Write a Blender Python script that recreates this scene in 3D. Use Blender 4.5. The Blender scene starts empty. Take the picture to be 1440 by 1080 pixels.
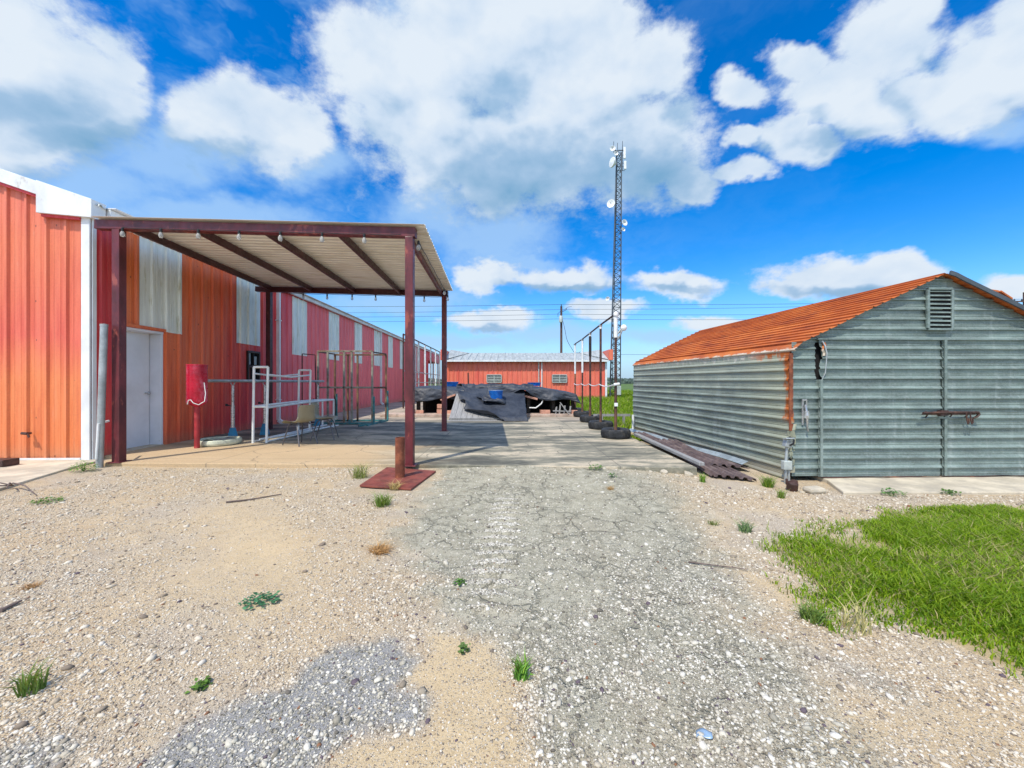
import bpy, math, random
import numpy as np
from mathutils import Vector, Matrix
random.seed(7); rng = np.random.default_rng(7)
SC = bpy.context.scene; COL = SC.collection
R = math.radians
F = 545.0; HOR = 538.0; CAMZ = 1.2          # survey constants: focal length in photo pixels, horizon row, eye height above the slab

def at(px, py, z=0.0):
    """ground point measured from the photograph, at height z"""
    Y = (CAMZ - z) * F / (py - HOR)
    return Vector(((px - 720) / F * Y, Y, z))

# ---------------------------------------------------------------- objects
WM = {}
def tag(o, label=None, cat=None, group=None, kind=None):
    if label: o['label'] = label
    if cat: o['category'] = cat
    if group: o['group'] = group
    if kind: o['kind'] = kind
    return o
def thing(name, label, cat, loc=(0, 0, 0), rz=0.0, group=None):
    o = bpy.data.objects.new(name, None); COL.objects.link(o)
    o.empty_display_size = 0.2
    o.location = loc; o.rotation_euler = (0, 0, rz)
    WM[o.name] = Matrix.Translation(Vector(loc)) @ Matrix.Rotation(rz, 4, 'Z')
    return tag(o, label, cat, group)
KIDS = {}
def link_child(o, parent):
    if parent is not None:
        o.parent = parent
        WM[o.name] = WM[parent.name]
        KIDS.setdefault(parent.name, []).append(o)
    else:
        WM[o.name] = Matrix.Identity(4)
def copy_tree(o, loc=None, rz=None, label=None, parent=None):
    c = o.copy(); COL.objects.link(c)
    if parent is not None: c.parent = parent
    if loc is not None: c.location = loc
    if rz is not None: c.rotation_euler = (0, 0, rz)
    if label: c['label'] = label
    for ch in KIDS.get(o.name, []): copy_tree(ch, parent=c)
    return c

class MB:
    """collects shapes, links them as ONE mesh object"""
    def __init__(s): s.v = []; s.f = []
    def add(s, vs, fs):
        b = len(s.v); s.v += [tuple(p) for p in vs]; s.f += [tuple(i + b for i in f) for f in fs]; return s
    def box(s, c, size, rot=None):
        hx, hy, hz = size[0] / 2, size[1] / 2, size[2] / 2
        vs = [Vector((x * hx, y * hy, z * hz)) for z in (-1, 1) for y in (-1, 1) for x in (-1, 1)]
        if rot is not None: vs = [rot @ p for p in vs]
        vs = [p + Vector(c) for p in vs]
        return s.add(vs, [(0, 2, 3, 1), (4, 5, 7, 6), (0, 1, 5, 4), (2, 6, 7, 3), (0, 4, 6, 2), (1, 3, 7, 5)])
    def bar(s, p, q, w, h=None, up=(0, 0, 1)):
        p = Vector(p); q = Vector(q); h = h or w
        d = (q - p).normalized(); up = Vector(up)
        if abs(d.dot(up)) > .98: up = Vector((0, 1, 0))
        r = d.cross(up).normalized(); u = r.cross(d).normalized()
        vs = []
        for e in (p, q):
            for a, b in ((-1, -1), (1, -1), (1, 1), (-1, 1)): vs.append(e + r * (a * w / 2) + u * (b * h / 2))
        return s.add(vs, [(0, 1, 2, 3), (7, 6, 5, 4), (0, 4, 5, 1), (1, 5, 6, 2), (2, 6, 7, 3), (3, 7, 4, 0)])
    def tube(s, pts, r, n=8, caps=True):
        pts = [Vector(p) for p in pts]; m = len(pts)
        rs = r if isinstance(r, (list, tuple)) else [r] * m
        d0 = (pts[1] - pts[0]).normalized()
        ref = Vector((0, 0, 1)) if abs(d0.z) < .9 else Vector((1, 0, 0))
        nx = (ref - d0 * ref.dot(d0)).normalized(); vs = []
        for i, p in enumerate(pts):
            d = (pts[min(i + 1, m - 1)] - pts[max(i - 1, 0)]).normalized()
            nx = (nx - d * nx.dot(d))
            if nx.length < 1e-5: nx = d.orthogonal()
            nx = nx.normalized(); ny = d.cross(nx)
            for k in range(n):
                a = 2 * math.pi * k / n
                vs.append(p + nx * (math.cos(a) * rs[i]) + ny * (math.sin(a) * rs[i]))
        fs = []
        for i in range(m - 1):
            for k in range(n):
                k2 = (k + 1) % n
                fs.append((i * n + k, i * n + k2, (i + 1) * n + k2, (i + 1) * n + k))
        if caps:
            fs.append(tuple(range(n - 1, -1, -1))); fs.append(tuple((m - 1) * n + k for k in range(n)))
        return s.add(vs, fs)
    def lathe(s, prof, c=(0, 0, 0), n=24, rot=None):
        vs = []; fs = []; c = Vector(c)
        for (r, z) in prof:
            for k in range(n):
                a = 2 * math.pi * k / n
                p = Vector((r * math.cos(a), r * math.sin(a), z))
                if rot is not None: p = rot @ p
                vs.append(p + c)
        for i in range(len(prof) - 1):
            for k in range(n):
                k2 = (k + 1) % n
                fs.append((i * n + k, i * n + k2, (i + 1) * n + k2, (i + 1) * n + k))
        return s.add(vs, fs)
    def grid(s, fn, nu, nv):
        vs = [fn(i / (nu - 1), j / (nv - 1)) for j in range(nv) for i in range(nu)]
        fs = [(j * nu + i, j * nu + i + 1, (j + 1) * nu + i + 1, (j + 1) * nu + i) for j in range(nv - 1) for i in range(nu - 1)]
        return s.add(vs, fs)
    def prism(s, poly, z0, z1):
        n = len(poly)
        vs = [(x, y, z0) for x, y in poly] + [(x, y, z1) for x, y in poly]
        fs = [tuple(range(n - 1, -1, -1)), tuple(range(n, 2 * n))] + [(i, (i + 1) % n, n + (i + 1) % n, n + i) for i in range(n)]
        return s.add(vs, fs)
    def build(s, name, mat, parent=None, smooth=False, bevel=0, solid=0, local=False, angle=40):
        me = bpy.data.meshes.new(name)
        vs = s.v
        if parent is not None and not local:
            inv = WM[parent.name].inverted(); vs = [inv @ Vector(p) for p in vs]
        me.from_pydata([tuple(p) for p in vs], [], s.f); me.update()
        o = bpy.data.objects.new(name, me); COL.objects.link(o)
        link_child(o, parent)
        me.materials.append(mat)
        if smooth:
            me.shade_smooth(); me.set_sharp_from_angle(angle=R(angle))
        if solid:
            md = o.modifiers.new('Solid', 'SOLIDIFY'); md.thickness = solid; md.offset = 0
        if bevel:
            md = o.modifiers.new('Bevel', 'BEVEL'); md.width = bevel; md.segments = 2; md.limit_method = 'ANGLE'; md.angle_limit = R(50)
        return o

def np_mesh(name, verts, faces, mat, col=None, smooth=False):
    """verts (N,3) array, faces (M,k) array or list of such arrays"""
    if not isinstance(faces, list): faces = [faces]
    me = bpy.data.meshes.new(name)
    sizes = np.concatenate([np.full(len(f), f.shape[1], np.int32) for f in faces])
    loops = np.concatenate([f.ravel() for f in faces]).astype(np.int32)
    me.vertices.add(len(verts)); me.vertices.foreach_set('co', np.ascontiguousarray(verts, np.float32).ravel())
    me.loops.add(len(loops)); me.loops.foreach_set('vertex_index', loops)
    me.polygons.add(len(sizes))
    st = np.zeros(len(sizes), np.int32); st[1:] = np.cumsum(sizes)[:-1]
    me.polygons.foreach_set('loop_start', st)
    if col is not None:
        at_ = me.attributes.new('col', 'FLOAT_COLOR', 'POINT')
        at_.data.foreach_set('color', np.ascontiguousarray(col, np.float32).ravel())
    me.update(calc_edges=True); me.validate()
    if smooth: me.shade_smooth()
    me.materials.append(mat)
    o = bpy.data.objects.new(name, me); COL.objects.link(o); WM[o.name] = Matrix.Identity(4)
    return o

# ---------------------------------------------------------------- numpy noise and polygons
def vnoise(x, y, seed=0):
    xi = np.floor(x).astype(np.int64); yi = np.floor(y).astype(np.int64)
    fx = x - xi; fy = y - yi; fx = fx * fx * (3 - 2 * fx); fy = fy * fy * (3 - 2 * fy)
    def h(a, b):
        n = (a * 374761393 + b * 668265263 + seed * 1442695041) & 0x7fffffff
        n = ((n ^ (n >> 13)) * 1274126177) & 0x7fffffff
        return ((n ^ (n >> 16)) & 0xffff) / 65535.0
    return (h(xi, yi) * (1 - fx) + h(xi + 1, yi) * fx) * (1 - fy) + (h(xi, yi + 1) * (1 - fx) + h(xi + 1, yi + 1) * fx) * fy
def fbm(x, y, oct=4, seed=0):
    x = np.asarray(x, float); y = np.asarray(y, float)
    t = 0; a = .5; s = 0
    for o in range(oct):
        t = t + a * vnoise(x * 2 ** o + 17.3 * o, y * 2 ** o - 9.1 * o, seed + o); s += a; a *= .5
    return t / s
def sdist(x, y, poly):
    """signed distance to polygon, positive inside"""
    x = np.asarray(x, float); y = np.asarray(y, float)
    d = np.full(x.shape, 1e9); ins = np.zeros(x.shape, bool); n = len(poly)
    for i in range(n):
        x0, y0 = poly[i]; x1, y1 = poly[(i + 1) % n]
        ex, ey = x1 - x0, y1 - y0; L = ex * ex + ey * ey + 1e-12
        t = np.clip(((x - x0) * ex + (y - y0) * ey) / L, 0, 1)
        d = np.minimum(d, np.hypot(x - x0 - t * ex, y - y0 - t * ey))
        c = (y0 > y) != (y1 > y)
        xin = x0 + (y - y0) * ex / (ey if abs(ey) > 1e-12 else 1e-12)
        ins ^= c & (x < xin)
    return np.where(ins, d, -d)
def sstep(a, b, x):
    t = np.clip((x - a) / (b - a), 0, 1); return t * t * (3 - 2 * t)
def pxpoly(pts, z=-.05):
    return [tuple(at(a, b, z))[:2] for a, b in pts]

# ---------------------------------------------------------------- materials
class NT:
    def __init__(s, mat_or_tree):
        s.t = mat_or_tree; s.N = s.t.nodes; s.L = s.t.links
    def n(s, typ, **kw):
        nd = s.N.new(typ)
        for k, v in kw.items(): setattr(nd, k, v)
        return nd
    def set(s, sock, v):
        if isinstance(v, bpy.types.NodeSocket): s.L.new(v, sock)
        elif isinstance(v, (tuple, list)) and len(v) == 3 and sock.type == 'RGBA': sock.default_value = (*v, 1)
        else: sock.default_value = v
    def math(s, op, a, b=0.0, c=None, clamp=False):
        nd = s.n('ShaderNodeMath', operation=op, use_clamp=clamp); s.set(nd.inputs[0], a); s.set(nd.inputs[1], b)
        if c is not None: s.set(nd.inputs[2], c)
        return nd.outputs[0]
    def vmath(s, op, a, b=None, out=0):
        nd = s.n('ShaderNodeVectorMath', operation=op); s.set(nd.inputs[0], a)
        if b is not None: s.set(nd.inputs[1] if op != 'SCALE' else nd.inputs[3], b)
        return nd.outputs[out]
    def mix(s, fac, a, b, typ='MIX'):
        nd = s.n('ShaderNodeMix', data_type='RGBA', blend_type=typ); nd.clamp_factor = True
        s.set(nd.inputs[0], fac); s.set(nd.inputs[6], a); s.set(nd.inputs[7], b); return nd.outputs[2]
    def rng(s, x, a, b, c=0.0, d=1.0, smooth=True):
        nd = s.n('ShaderNodeMapRange', interpolation_type='SMOOTHSTEP' if smooth else 'LINEAR')
        s.set(nd.inputs[0], x); s.set(nd.inputs[1], a); s.set(nd.inputs[2], b); s.set(nd.inputs[3], c); s.set(nd.inputs[4], d); return nd.outputs[0]
    def noise(s, vec, scale=5, detail=4, rough=.55, dist=0.0, out=0):
        nd = s.n('ShaderNodeTexNoise'); s.L.new(vec, nd.inputs['Vector'])
        nd.inputs['Scale'].default_value = scale; nd.inputs['Detail'].default_value = detail
        nd.inputs['Roughness'].default_value = rough; nd.inputs['Distortion'].default_value = dist
        return nd.outputs[out]
    def vor(s, vec, scale, feature='F1', rnd=1.0):
        nd = s.n('ShaderNodeTexVoronoi', feature=feature); s.L.new(vec, nd.inputs['Vector'])
        nd.inputs['Scale'].default_value = scale; nd.inputs['Randomness'].default_value = rnd; return nd
    def scaled(s, vec, sc):
        nd = s.n('ShaderNodeMapping'); s.L.new(vec, nd.inputs[0]); nd.inputs['Scale'].default_value = sc; return nd.outputs[0]
    def sep(s, vec):
        nd = s.n('ShaderNodeSeparateXYZ'); s.L.new(vec, nd.inputs[0]); return nd.outputs
    def ramp(s, x, stops):
        nd = s.n('ShaderNodeValToRGB'); s.L.new(x, nd.inputs[0]); e = nd.color_ramp.elements
        while len(e) < len(stops): e.new(.5)
        for k, (p, c) in enumerate(stops): e[k].position = p; e[k].color = (*c, 1)
        return nd.outputs[0]
    def bump(s, h, dist=.01, strength=1.0, normal=None):
        nd = s.n('ShaderNodeBump'); s.L.new(h, nd.inputs['Height']); nd.inputs['Distance'].default_value = dist
        nd.inputs['Strength'].default_value = strength
        if normal is not None: s.L.new(normal, nd.inputs['Normal'])
        return nd.outputs[0]
def newmat(name):
    m = bpy.data.materials.new(name); m.use_nodes = True
    t = NT(m.node_tree); b = t.N['Principled BSDF']
    tc = t.n('ShaderNodeTexCoord').outputs['Object']
    return m, t, b, tc
def M(name, col, rough=.6, metal=0.0, var=.25, scale=5, bump=0.0, bscale=60, col2=None, thr=.6, soft=.1, stretch=(1, 1, 1), s2=4, bd=.004):
    """painted / plain surface with uneven tone, optional second colour in worn patches"""
    m, t, b, tc = newmat(name)
    vec = t.scaled(tc, stretch)
    n = t.noise(vec, scale, 6, .6)
    lo = tuple(c * (1 - var) for c in col); hi = tuple(min(1, c * (1 + var)) for c in col)
    c = t.mix(t.rng(n, .3, .7), lo, hi)
    r = t.rng(t.noise(tc, scale * 3, 4), .3, .7, max(.05, rough - .1), min(1, rough + .12))
    if col2 is not None:
        f = t.rng(t.noise(vec, s2, 8, .65), thr - soft, thr + soft)
        c = t.mix(f, c, col2)
    t.set(b.inputs['Base Color'], c); t.set(b.inputs['Roughness'], r); b.inputs['Metallic'].default_value = metal
    if bump: t.set(b.inputs['Normal'], t.bump(t.noise(tc, bscale, 5), bd, bump))
    return m
MAT = {}
# ---------------------------------------------------------------- camera, sun, sky
cam = bpy.data.objects.new('camera', bpy.data.cameras.new('camera')); COL.objects.link(cam); SC.camera = cam
cam.location = (0, 0, CAMZ); cam.rotation_euler = (R(90), 0, 0)
cam.data.sensor_width = 36; cam.data.lens = 36 * F / 1440; cam.data.shift_y = -2 / 1440
cam.data.clip_start = .05; cam.data.clip_end = 5000
SUNDIR = Vector((1.15, 1.75, -3.36)).normalized()
sl = bpy.data.lights.new('sun', 'SUN'); sl.energy = 4.4; sl.angle = R(.53); sl.color = (1, .935, .84)
so = bpy.data.objects.new('sun', sl); COL.objects.link(so); so.rotation_euler = SUNDIR.to_track_quat('-Z', 'Y').to_euler()
SC.view_settings.view_transform = 'Standard'; SC.view_settings.look = 'None'; SC.view_settings.exposure = .04; SC.view_settings.gamma = 1
SC.cycles.max_bounces = 5; SC.cycles.diffuse_bounces = 3; SC.cycles.glossy_bounces = 3; SC.cycles.transparent_max_bounces = 12

W = bpy.data.worlds.new('World'); SC.world = W; W.use_nodes = True
W.cycles.sampling_method = 'MANUAL'; W.cycles.sample_map_resolution = 256
wt = NT(W.node_tree); bg = wt.N['Background']
sky = wt.n('ShaderNodeTexSky', sky_type='NISHITA'); sky.sun_disc = False
sky.sun_elevation = math.asin(-SUNDIR.z); sky.sun_rotation = math.atan2(-SUNDIR.x, -SUNDIR.y) % (2 * math.pi)
sky.altitude = 0; sky.air_density = 1.0; sky.dust_density = .3; sky.ozone_density = 3.0
dirv = wt.n('ShaderNodeTexCoord').outputs['Generated']

def warp(t, d, sc, amp, det=5):
    nz = t.noise(d, sc, det, .55, out=1)
    return t.vmath('ADD', d, t.vmath('SCALE', t.vmath('SUBTRACT', nz, (.5, .5, .5)), amp))
# cumulus: (column, row, half width, half height) of each puff measured on the photograph, kept as bearings of the sky (plane one unit north)
BLOBS = [
 (545, 100, 110, 115), (690, 50, 165, 135), (815, 100, 145, 150), (895, 205, 118, 92), (740, 215, 205, 92), (610, 185, 105, 85), (925, 85, 62, 66), (968, 250, 48, 34),
 (20, 70, 120, 92), (105, 112, 110, 80), (10, 175, 170, 80), (155, 150, 66, 54), (185, 108, 30, 32),
 (330, 165, 98, 64), (402, 185, 66, 68), (275, 170, 54, 44),
 (1250, 70, 86, 78), (1175, 125, 100, 54), (1125, 78, 50, 28), (1120, 195, 66, 38), (1045, 240, 54, 22), (1045, 192, 32, 18), (1042, 130, 40, 28), (1290, 10, 48, 34),
 (1405, 95, 100, 68), (1330, 145, 100, 54), (1230, 165, 74, 42), (1445, 40, 60, 62),
 (690, 390, 48, 22), (800, 390, 76, 26), (950, 398, 74, 24), (1190, 392, 130, 30), (1260, 378, 66, 22), (1120, 404, 64, 16), (1425, 398, 50, 20),
 (690, 450, 66, 17), (850, 438, 62, 13), (1000, 456, 50, 12)]
SOFT = [(250, 220, 190, 55), (110, 260, 230, 50), (290, 300, 240, 40), (440, 235, 90, 50), (690, 335, 120, 55), (610, 300, 90, 70), (790, 470, 130, 18), (930, 475, 80, 14), (640, 480, 140, 14), (1400, 180, 110, 34), (560, 420, 150, 34), (1380, 440, 120, 12), (730, 365, 110, 16)]
BASES = [(800, 250, 220, 75), (15, 155, 150, 50), (130, 195, 150, 28), (260, 220, 120, 26), (1180, 185, 80, 22), (810, 406, 110, 10), (1200, 410, 130, 9), (690, 462, 60, 7), (960, 408, 80, 8)]
sx_, sy_, sz_ = wt.sep(dirv); yy_ = wt.math('MAXIMUM', sy_, .03)
cmb = wt.n('ShaderNodeCombineXYZ'); wt.set(cmb.inputs[0], wt.math('DIVIDE', sx_, yy_)); wt.set(cmb.inputs[1], wt.math('DIVIDE', sz_, yy_))
flat = wt.vmath('MULTIPLY', dirv, (1, 1, 1.5))
nz1 = wt.n('ShaderNodeTexNoise'); wt.L.new(flat, nz1.inputs['Vector']); nz1.inputs['Scale'].default_value = 7.5; nz1.inputs['Detail'].default_value = 4; nz1.inputs['Roughness'].default_value = .6
wv_ = wt.vmath('SUBTRACT', nz1.outputs['Color'], (.5, .5, .5))
elev = wt.rng(sz_, .05, .35, .35, 1.0)
gpos = wt.vmath('ADD', cmb.outputs[0], wt.vmath('MULTIPLY', wt.vmath('SCALE', wv_, elev), (.16, .16, 0)))
def field(t, g, blobs, k):
    acc = None
    for px, py, rx, ry in blobs:
        nd = t.n('ShaderNodeVectorMath', operation='MULTIPLY_ADD'); t.set(nd.inputs[0], g)
        nd.inputs[1].default_value = (F / rx, F / ry, 0); nd.inputs[2].default_value = (-(px - 720) / rx, -(HOR - py) / ry, 0)
        q = t.vmath('LENGTH', nd.outputs[0], out=1)
        if acc is None: acc = q
        else:
            nd = t.n('ShaderNodeMath', operation='SMOOTH_MIN'); t.set(nd.inputs[0], acc); t.set(nd.inputs[1], q); nd.inputs[2].default_value = k; acc = nd.outputs[0]
    return acc                                                        # 0 at a puff's centre, 1 on its outline
fine_ = wt.noise(flat, 11, 8, .66); lo_n = wt.noise(flat, 6.5, 3, .55); fineu = wt.noise(wt.vmath('ADD', flat, (-.02, .0, .045)), 6.5, 3, .55)
fm = wt.math('SUBTRACT', fine_, .5)
q = field(wt, gpos, BLOBS, .16)
dens = wt.rng(wt.math('MULTIPLY_ADD', fm, -1.35, q), 1.19, .66)
# thin veil: soft patches low on the left, streaks elsewhere; unseen cloud behind the viewer, added as fill light
cir = wt.noise(wt.vmath('ADD', wt.vmath('MULTIPLY', dirv, (1.3, 1, 3.2)), wt.vmath('SCALE', wv_, .22)), 3.0, 5, .62)
soft = wt.math('MULTIPLY', wt.rng(wt.math('MULTIPLY_ADD', fm, -.9, field(wt, gpos, SOFT, .3)), 1.15, .25), .74)
veil = wt.math('MULTIPLY', wt.rng(cir, .44, .74), wt.rng(sx_, .45, -.25, .06, .66))
veil = wt.math('MAXIMUM', veil, soft)
back = wt.math('MULTIPLY', wt.rng(sy_, .12, -.1), wt.rng(cir, .40, .58)); dens = wt.math('MAXIMUM', dens, back)
# light on the heaps: grey level bases, bright tops and lumps
q2 = field(wt, wt.vmath('ADD', gpos, (-.05, .15, 0)), BLOBS[:26], .3); under = wt.rng(wt.math('SUBTRACT', q, q2), -.15, .75); base = wt.math('MAXIMUM', wt.math('MULTIPLY', under, .85), wt.rng(field(wt, gpos, BASES, .2), 1.5, .2))
lump = wt.math('ADD', wt.math('MULTIPLY', wt.math('SUBTRACT', fineu, lo_n), 1.5), wt.math('MULTIPLY', fm, -.55))
sh = wt.math('ADD', wt.math('MULTIPLY', base, .66), wt.math('MAXIMUM', lump, -.25)); sh = wt.math('ADD', sh, wt.math('MULTIPLY_ADD', lo_n, 1.0, -.42), clamp=True)
white = wt.ramp(sh, [(0, (.80, .89, .99)), (.28, (.66, .79, .95)), (.6, (.38, .57, .80)), (1, (.21, .43, .67))])
white = wt.vmath('SCALE', white, wt.rng(sy_, .1, -.25, 8.9, 15.0))  # out-of-view cloud behind is brightened to fill the shaded walls
hs = wt.n('ShaderNodeHueSaturation'); hs.inputs['Hue'].default_value = .508; hs.inputs['Saturation'].default_value = 1.5; hs.inputs['Value'].default_value = 2.0
wt.L.new(sky.outputs[0], hs.inputs['Color'])
hz = wt.mix(wt.rng(sz_, .20, -.02, 0, .8), hs.outputs[0], (1.6, 3.9, 7.5)); skyc = wt.mix(veil, hz, (4.0, 6.2, 9.0))
skyc = wt.mix(dens, skyc, white)
wt.L.new(skyc, bg.inputs['Color']); bg.inputs['Strength'].default_value = .105

# ---------------------------------------------------------------- materials
def red_wall(name, kind):
    """red agricultural sheet: orange and crimson tones in broad vertical and level drifts"""
    m, t, b, tc = newmat(name)
    x, y, zz = t.sep(tc)
    drift = t.noise(t.scaled(tc, (.9, .9, .35)), 1.3, 5, .6)
    streak = t.noise(t.scaled(tc, (7, 7, .5)), 1.6, 6, .62)
    fine = t.noise(tc, 30, 5, .6)
    if kind == 'front':
        c = t.ramp(t.math('ADD', t.math('MULTIPLY', zz, .25), t.math('MULTIPLY', t.math('SUBTRACT', drift, .5), .35)),
                   [(0, (.80, .23, .065)), (.30, (.82, .25, .085)), (.48, (.76, .145, .09)), (.66, (.77, .175, .09)), (.86, (.82, .22, .10)), (1, (.80, .20, .11))])
    elif kind == 'side':  # tone runs crimson, orange, crimson, then pink along the wall, redder lower down
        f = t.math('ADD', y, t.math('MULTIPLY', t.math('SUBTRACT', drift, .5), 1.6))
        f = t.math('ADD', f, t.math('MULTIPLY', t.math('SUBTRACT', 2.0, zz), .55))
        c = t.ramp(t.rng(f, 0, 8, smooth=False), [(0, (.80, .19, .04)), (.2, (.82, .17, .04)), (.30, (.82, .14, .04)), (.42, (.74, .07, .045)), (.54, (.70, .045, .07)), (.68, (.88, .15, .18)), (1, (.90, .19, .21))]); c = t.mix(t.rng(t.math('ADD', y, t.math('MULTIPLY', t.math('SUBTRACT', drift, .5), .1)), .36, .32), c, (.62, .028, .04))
    else:
        c = t.ramp(drift, [(.3, (.78, .14, .095)), (.5, (.84, .19, .115)), (.7, (.80, .19, .09))])
    c = t.mix(t.rng(streak, .38, .75, 0, .38), c, (.40, .035, .03))
    c = t.mix(t.rng(streak, .58, .30, 0, .22), c, (.74, .26, .17))
    if kind != 'side': c = t.mix(t.rng(t.noise(t.scaled(tc, (3, 3, .8)), 3, 7, .7), .60, .74, 0, .35), c, (.72, .40, .27))
    c = t.mix(t.rng(zz, .28, 0, 0, .35), c, (.40, .24, .14))            # splashed dust along the foot
    c = t.mix(t.rng(fine, .3, .75, 0, .12), c, (.2, .03, .02))
    vs = t.vor(t.scaled(tc, (3.3, 3.3, 1.64)), 1.0, rnd=.12)            # rows of screw heads
    c = t.mix(t.rng(vs.outputs['Distance'], .036, .028, 0, .75, False), c, (.10, .03, .02))
    t.set(b.inputs['Base Color'], c); t.set(b.inputs['Roughness'], t.rng(drift, .3, .7, .42, .62)); t.set(b.inputs['Normal'], t.bump(t.noise(tc, 4, 3), .02, .25))
    return m
MAT['red_front'] = red_wall('faded orange red sheet', 'front')
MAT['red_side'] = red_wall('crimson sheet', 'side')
MAT['red_back'] = red_wall('coral red sheet', 'back')
MAT['white_trim'] = M('white painted trim', (.72, .74, .74), .45, 0, .12, 3, .2, 20, (.45, .42, .37), .66, .08, (1, 1, .5))
MAT['door_white'] = M('white door paint', (.74, .77, .82), .4, 0, .07, 2, .1, 20, (.50, .47, .42), .72, .06)
MAT['white_panel'] = M('pale daylight panel', (.74, .78, .72), .45, 0, .12, 2.5, .2, 20, (.50, .50, .36), .62, .10, (4, 4, .5))
MAT['maroon'] = M('maroon painted steel', (.115, .018, .022), .42, 0, .35, 6, .3, 50, (.30, .07, .05), .60, .05, (1, 1, .5), 5)
MAT['maroon_dark'] = M('dark maroon steel', (.055, .012, .016), .45, 0, .3, 6, .2, 50, (.10, .03, .03), .62, .06)
def carport_sheet():
    m, t, b, tc = newmat('bare canopy sheet')
    n = t.noise(t.scaled(tc, (.6, 5, 1)), 2, 7, .65)
    c = t.ramp(n, [(.3, (.62, .57, .48)), (.5, (.80, .78, .72)), (.7, (.86, .85, .81))])
    t.set(b.inputs['Base Color'], c); b.inputs['Roughness'].default_value = .45; b.inputs['Metallic'].default_value = .15
    return m
MAT['sheet'] = carport_sheet()
def galv(name, tone, side=False):
    m, t, b, tc = newmat(name)
    x, y, zz = t.sep(tc)
    sp = t.vor(tc, 60, rnd=1); n1 = t.noise(t.scaled(tc, (.7, .7, 3.5)), 2.2, 7, .65); n2 = t.noise(t.scaled(tc, (6, 6, .5)), 1.4, 6, .65)
    n3 = t.noise(t.scaled(tc, (4, 4, 40)), 2.0, 5, .7)
    c = t.mix(t.rng(n1, .3, .72), tuple(v * .62 for v in tone), tuple(v * 1.22 for v in tone))
    c = t.mix(t.rng(n2, .52, .75, 0, .45), c, (.40, .46, .44))
    c = t.mix(t.rng(n3, .55, .8, 0, .5), c, tuple(v * .45 for v in tone))
    c = t.mix(t.math('MULTIPLY', t.sep(sp.outputs['Color'])[0], .16), c, (.50, .56, .55))
    c = t.mix(t.rng(t.noise(tc, 34, 4, .7), .62, .72, 0, .45), c, (.46, .52, .50))      # pale zinc bloom specks
    if side:
        wob = t.noise(t.scaled(tc, (1, 1, 1)), 3, 6, .65)
        c = t.mix(t.math('MULTIPLY', t.rng(t.math('ADD', zz, t.math('MULTIPLY', t.math('SUBTRACT', wob, .5), 1.1)), .8, 1.7), .62), c, (.44, .46, .35))
        c = t.mix(t.math('MULTIPLY', t.rng(t.math('ADD', y, t.math('MULTIPLY', wob, .7)), 1.5, .1), .55), c, (.46, .45, .29))
        rz = t.noise(t.scaled(tc, (5, 5, 1.5)), 2.2, 7, .68)
        # rust running down from the eave and along the torn corner
        edge = t.rng(t.math('ADD', y, t.math('MULTIPLY', t.math('SUBTRACT', rz, .5), .50)), .14, .05)
        edge = t.math('MULTIPLY', edge, t.rng(zz, .62, .72))
        topz = t.rng(t.math('ADD', zz, t.math('MULTIPLY', t.math('SUBTRACT', rz, .5), .5)), 1.54, 1.64)
        c = t.mix(t.math('MULTIPLY', topz, t.rng(t.math('ADD', y, t.math('MULTIPLY', rz, 1.4)), 6.0, 1.0, .25, .9)), c, (.66, .62, .52))
        c = t.mix(t.math('MAXIMUM', edge, t.math('MULTIPLY', t.rng(t.math('ADD', zz, t.math('MULTIPLY', rz, .5)), 1.78, 1.86), t.rng(y, 1.0, .35))), c, (.50, .13, .02))
        c = t.mix(t.rng(t.math('ADD', zz, t.math('MULTIPLY', t.math('SUBTRACT', rz, .5), .2)), .10, .0, 0, .55), c, (.35, .30, .22))
    t.set(b.inputs['Base Color'], c); b.inputs['Metallic'].default_value = .22
    t.set(b.inputs['Roughness'], t.rng(n1, .3, .7, .38, .6)); t.set(b.inputs['Normal'], t.bump(t.noise(tc, 4, 4), .03, .6))
    return m
MAT['galv'] = galv('weathered galvanised sheet', (.182, .243, .22))
MAT['galv_side'] = galv('weathered galvanised side sheet', (.235, .285, .235), True)
def rust_roof():
    m, t, b, tc = newmat('rusted roof sheet')
    n = t.noise(t.scaled(tc, (1.2, .5, 1.2)), 2.5, 8, .66); n2 = t.noise(t.scaled(tc, (9, .5, 9)), 2.2, 7, .7)
    c = t.ramp(n, [(.28, (.30, .062, .018)), (.5, (.50, .125, .022)), (.72, (.62, .20, .04))])
    c = t.mix(t.rng(n2, .50, .70, 0, .8), c, (.22, .05, .03)); c = t.mix(t.rng(t.noise(t.scaled(tc, (2.5, 1, 2.5)), 2, 7, .7), .56, .70, 0, .55), c, (.40, .17, .075))
    zz = t.sep(tc)[2]
    c = t.mix(t.math('MULTIPLY', t.rng(t.math('ADD', zz, t.math('MULTIPLY', t.math('SUBTRACT', t.noise(tc, 6, 6, .7), .5), .22)), 1.672, 1.64), .9), c, (.56, .52, .42))
    c = t.mix(t.rng(t.noise(t.scaled(tc, (7, .35, 7)), 3, 6, .7), .67, .72, 0, .65), c, (.52, .42, .36))
    t.set(b.inputs['Base Color'], c); b.inputs['Roughness'].default_value = .72
    return m
MAT['rust_roof'] = rust_roof()
MAT['rust'] = M('rusty steel', (.20, .055, .025), .75, .0, .4, 8, .5, 80, (.33, .12, .05), .58, .1)
MAT['rust_plate'] = M('rusty red plate', (.19, .045, .030), .65, 0, .35, 6, .3, 60, (.28, .10, .06), .6, .1)
MAT['rust_dark'] = M('dark rusty steel', (.07, .035, .028), .6, .2, .4, 10, .3, 60, (.24, .10, .05), .60, .08)
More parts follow.
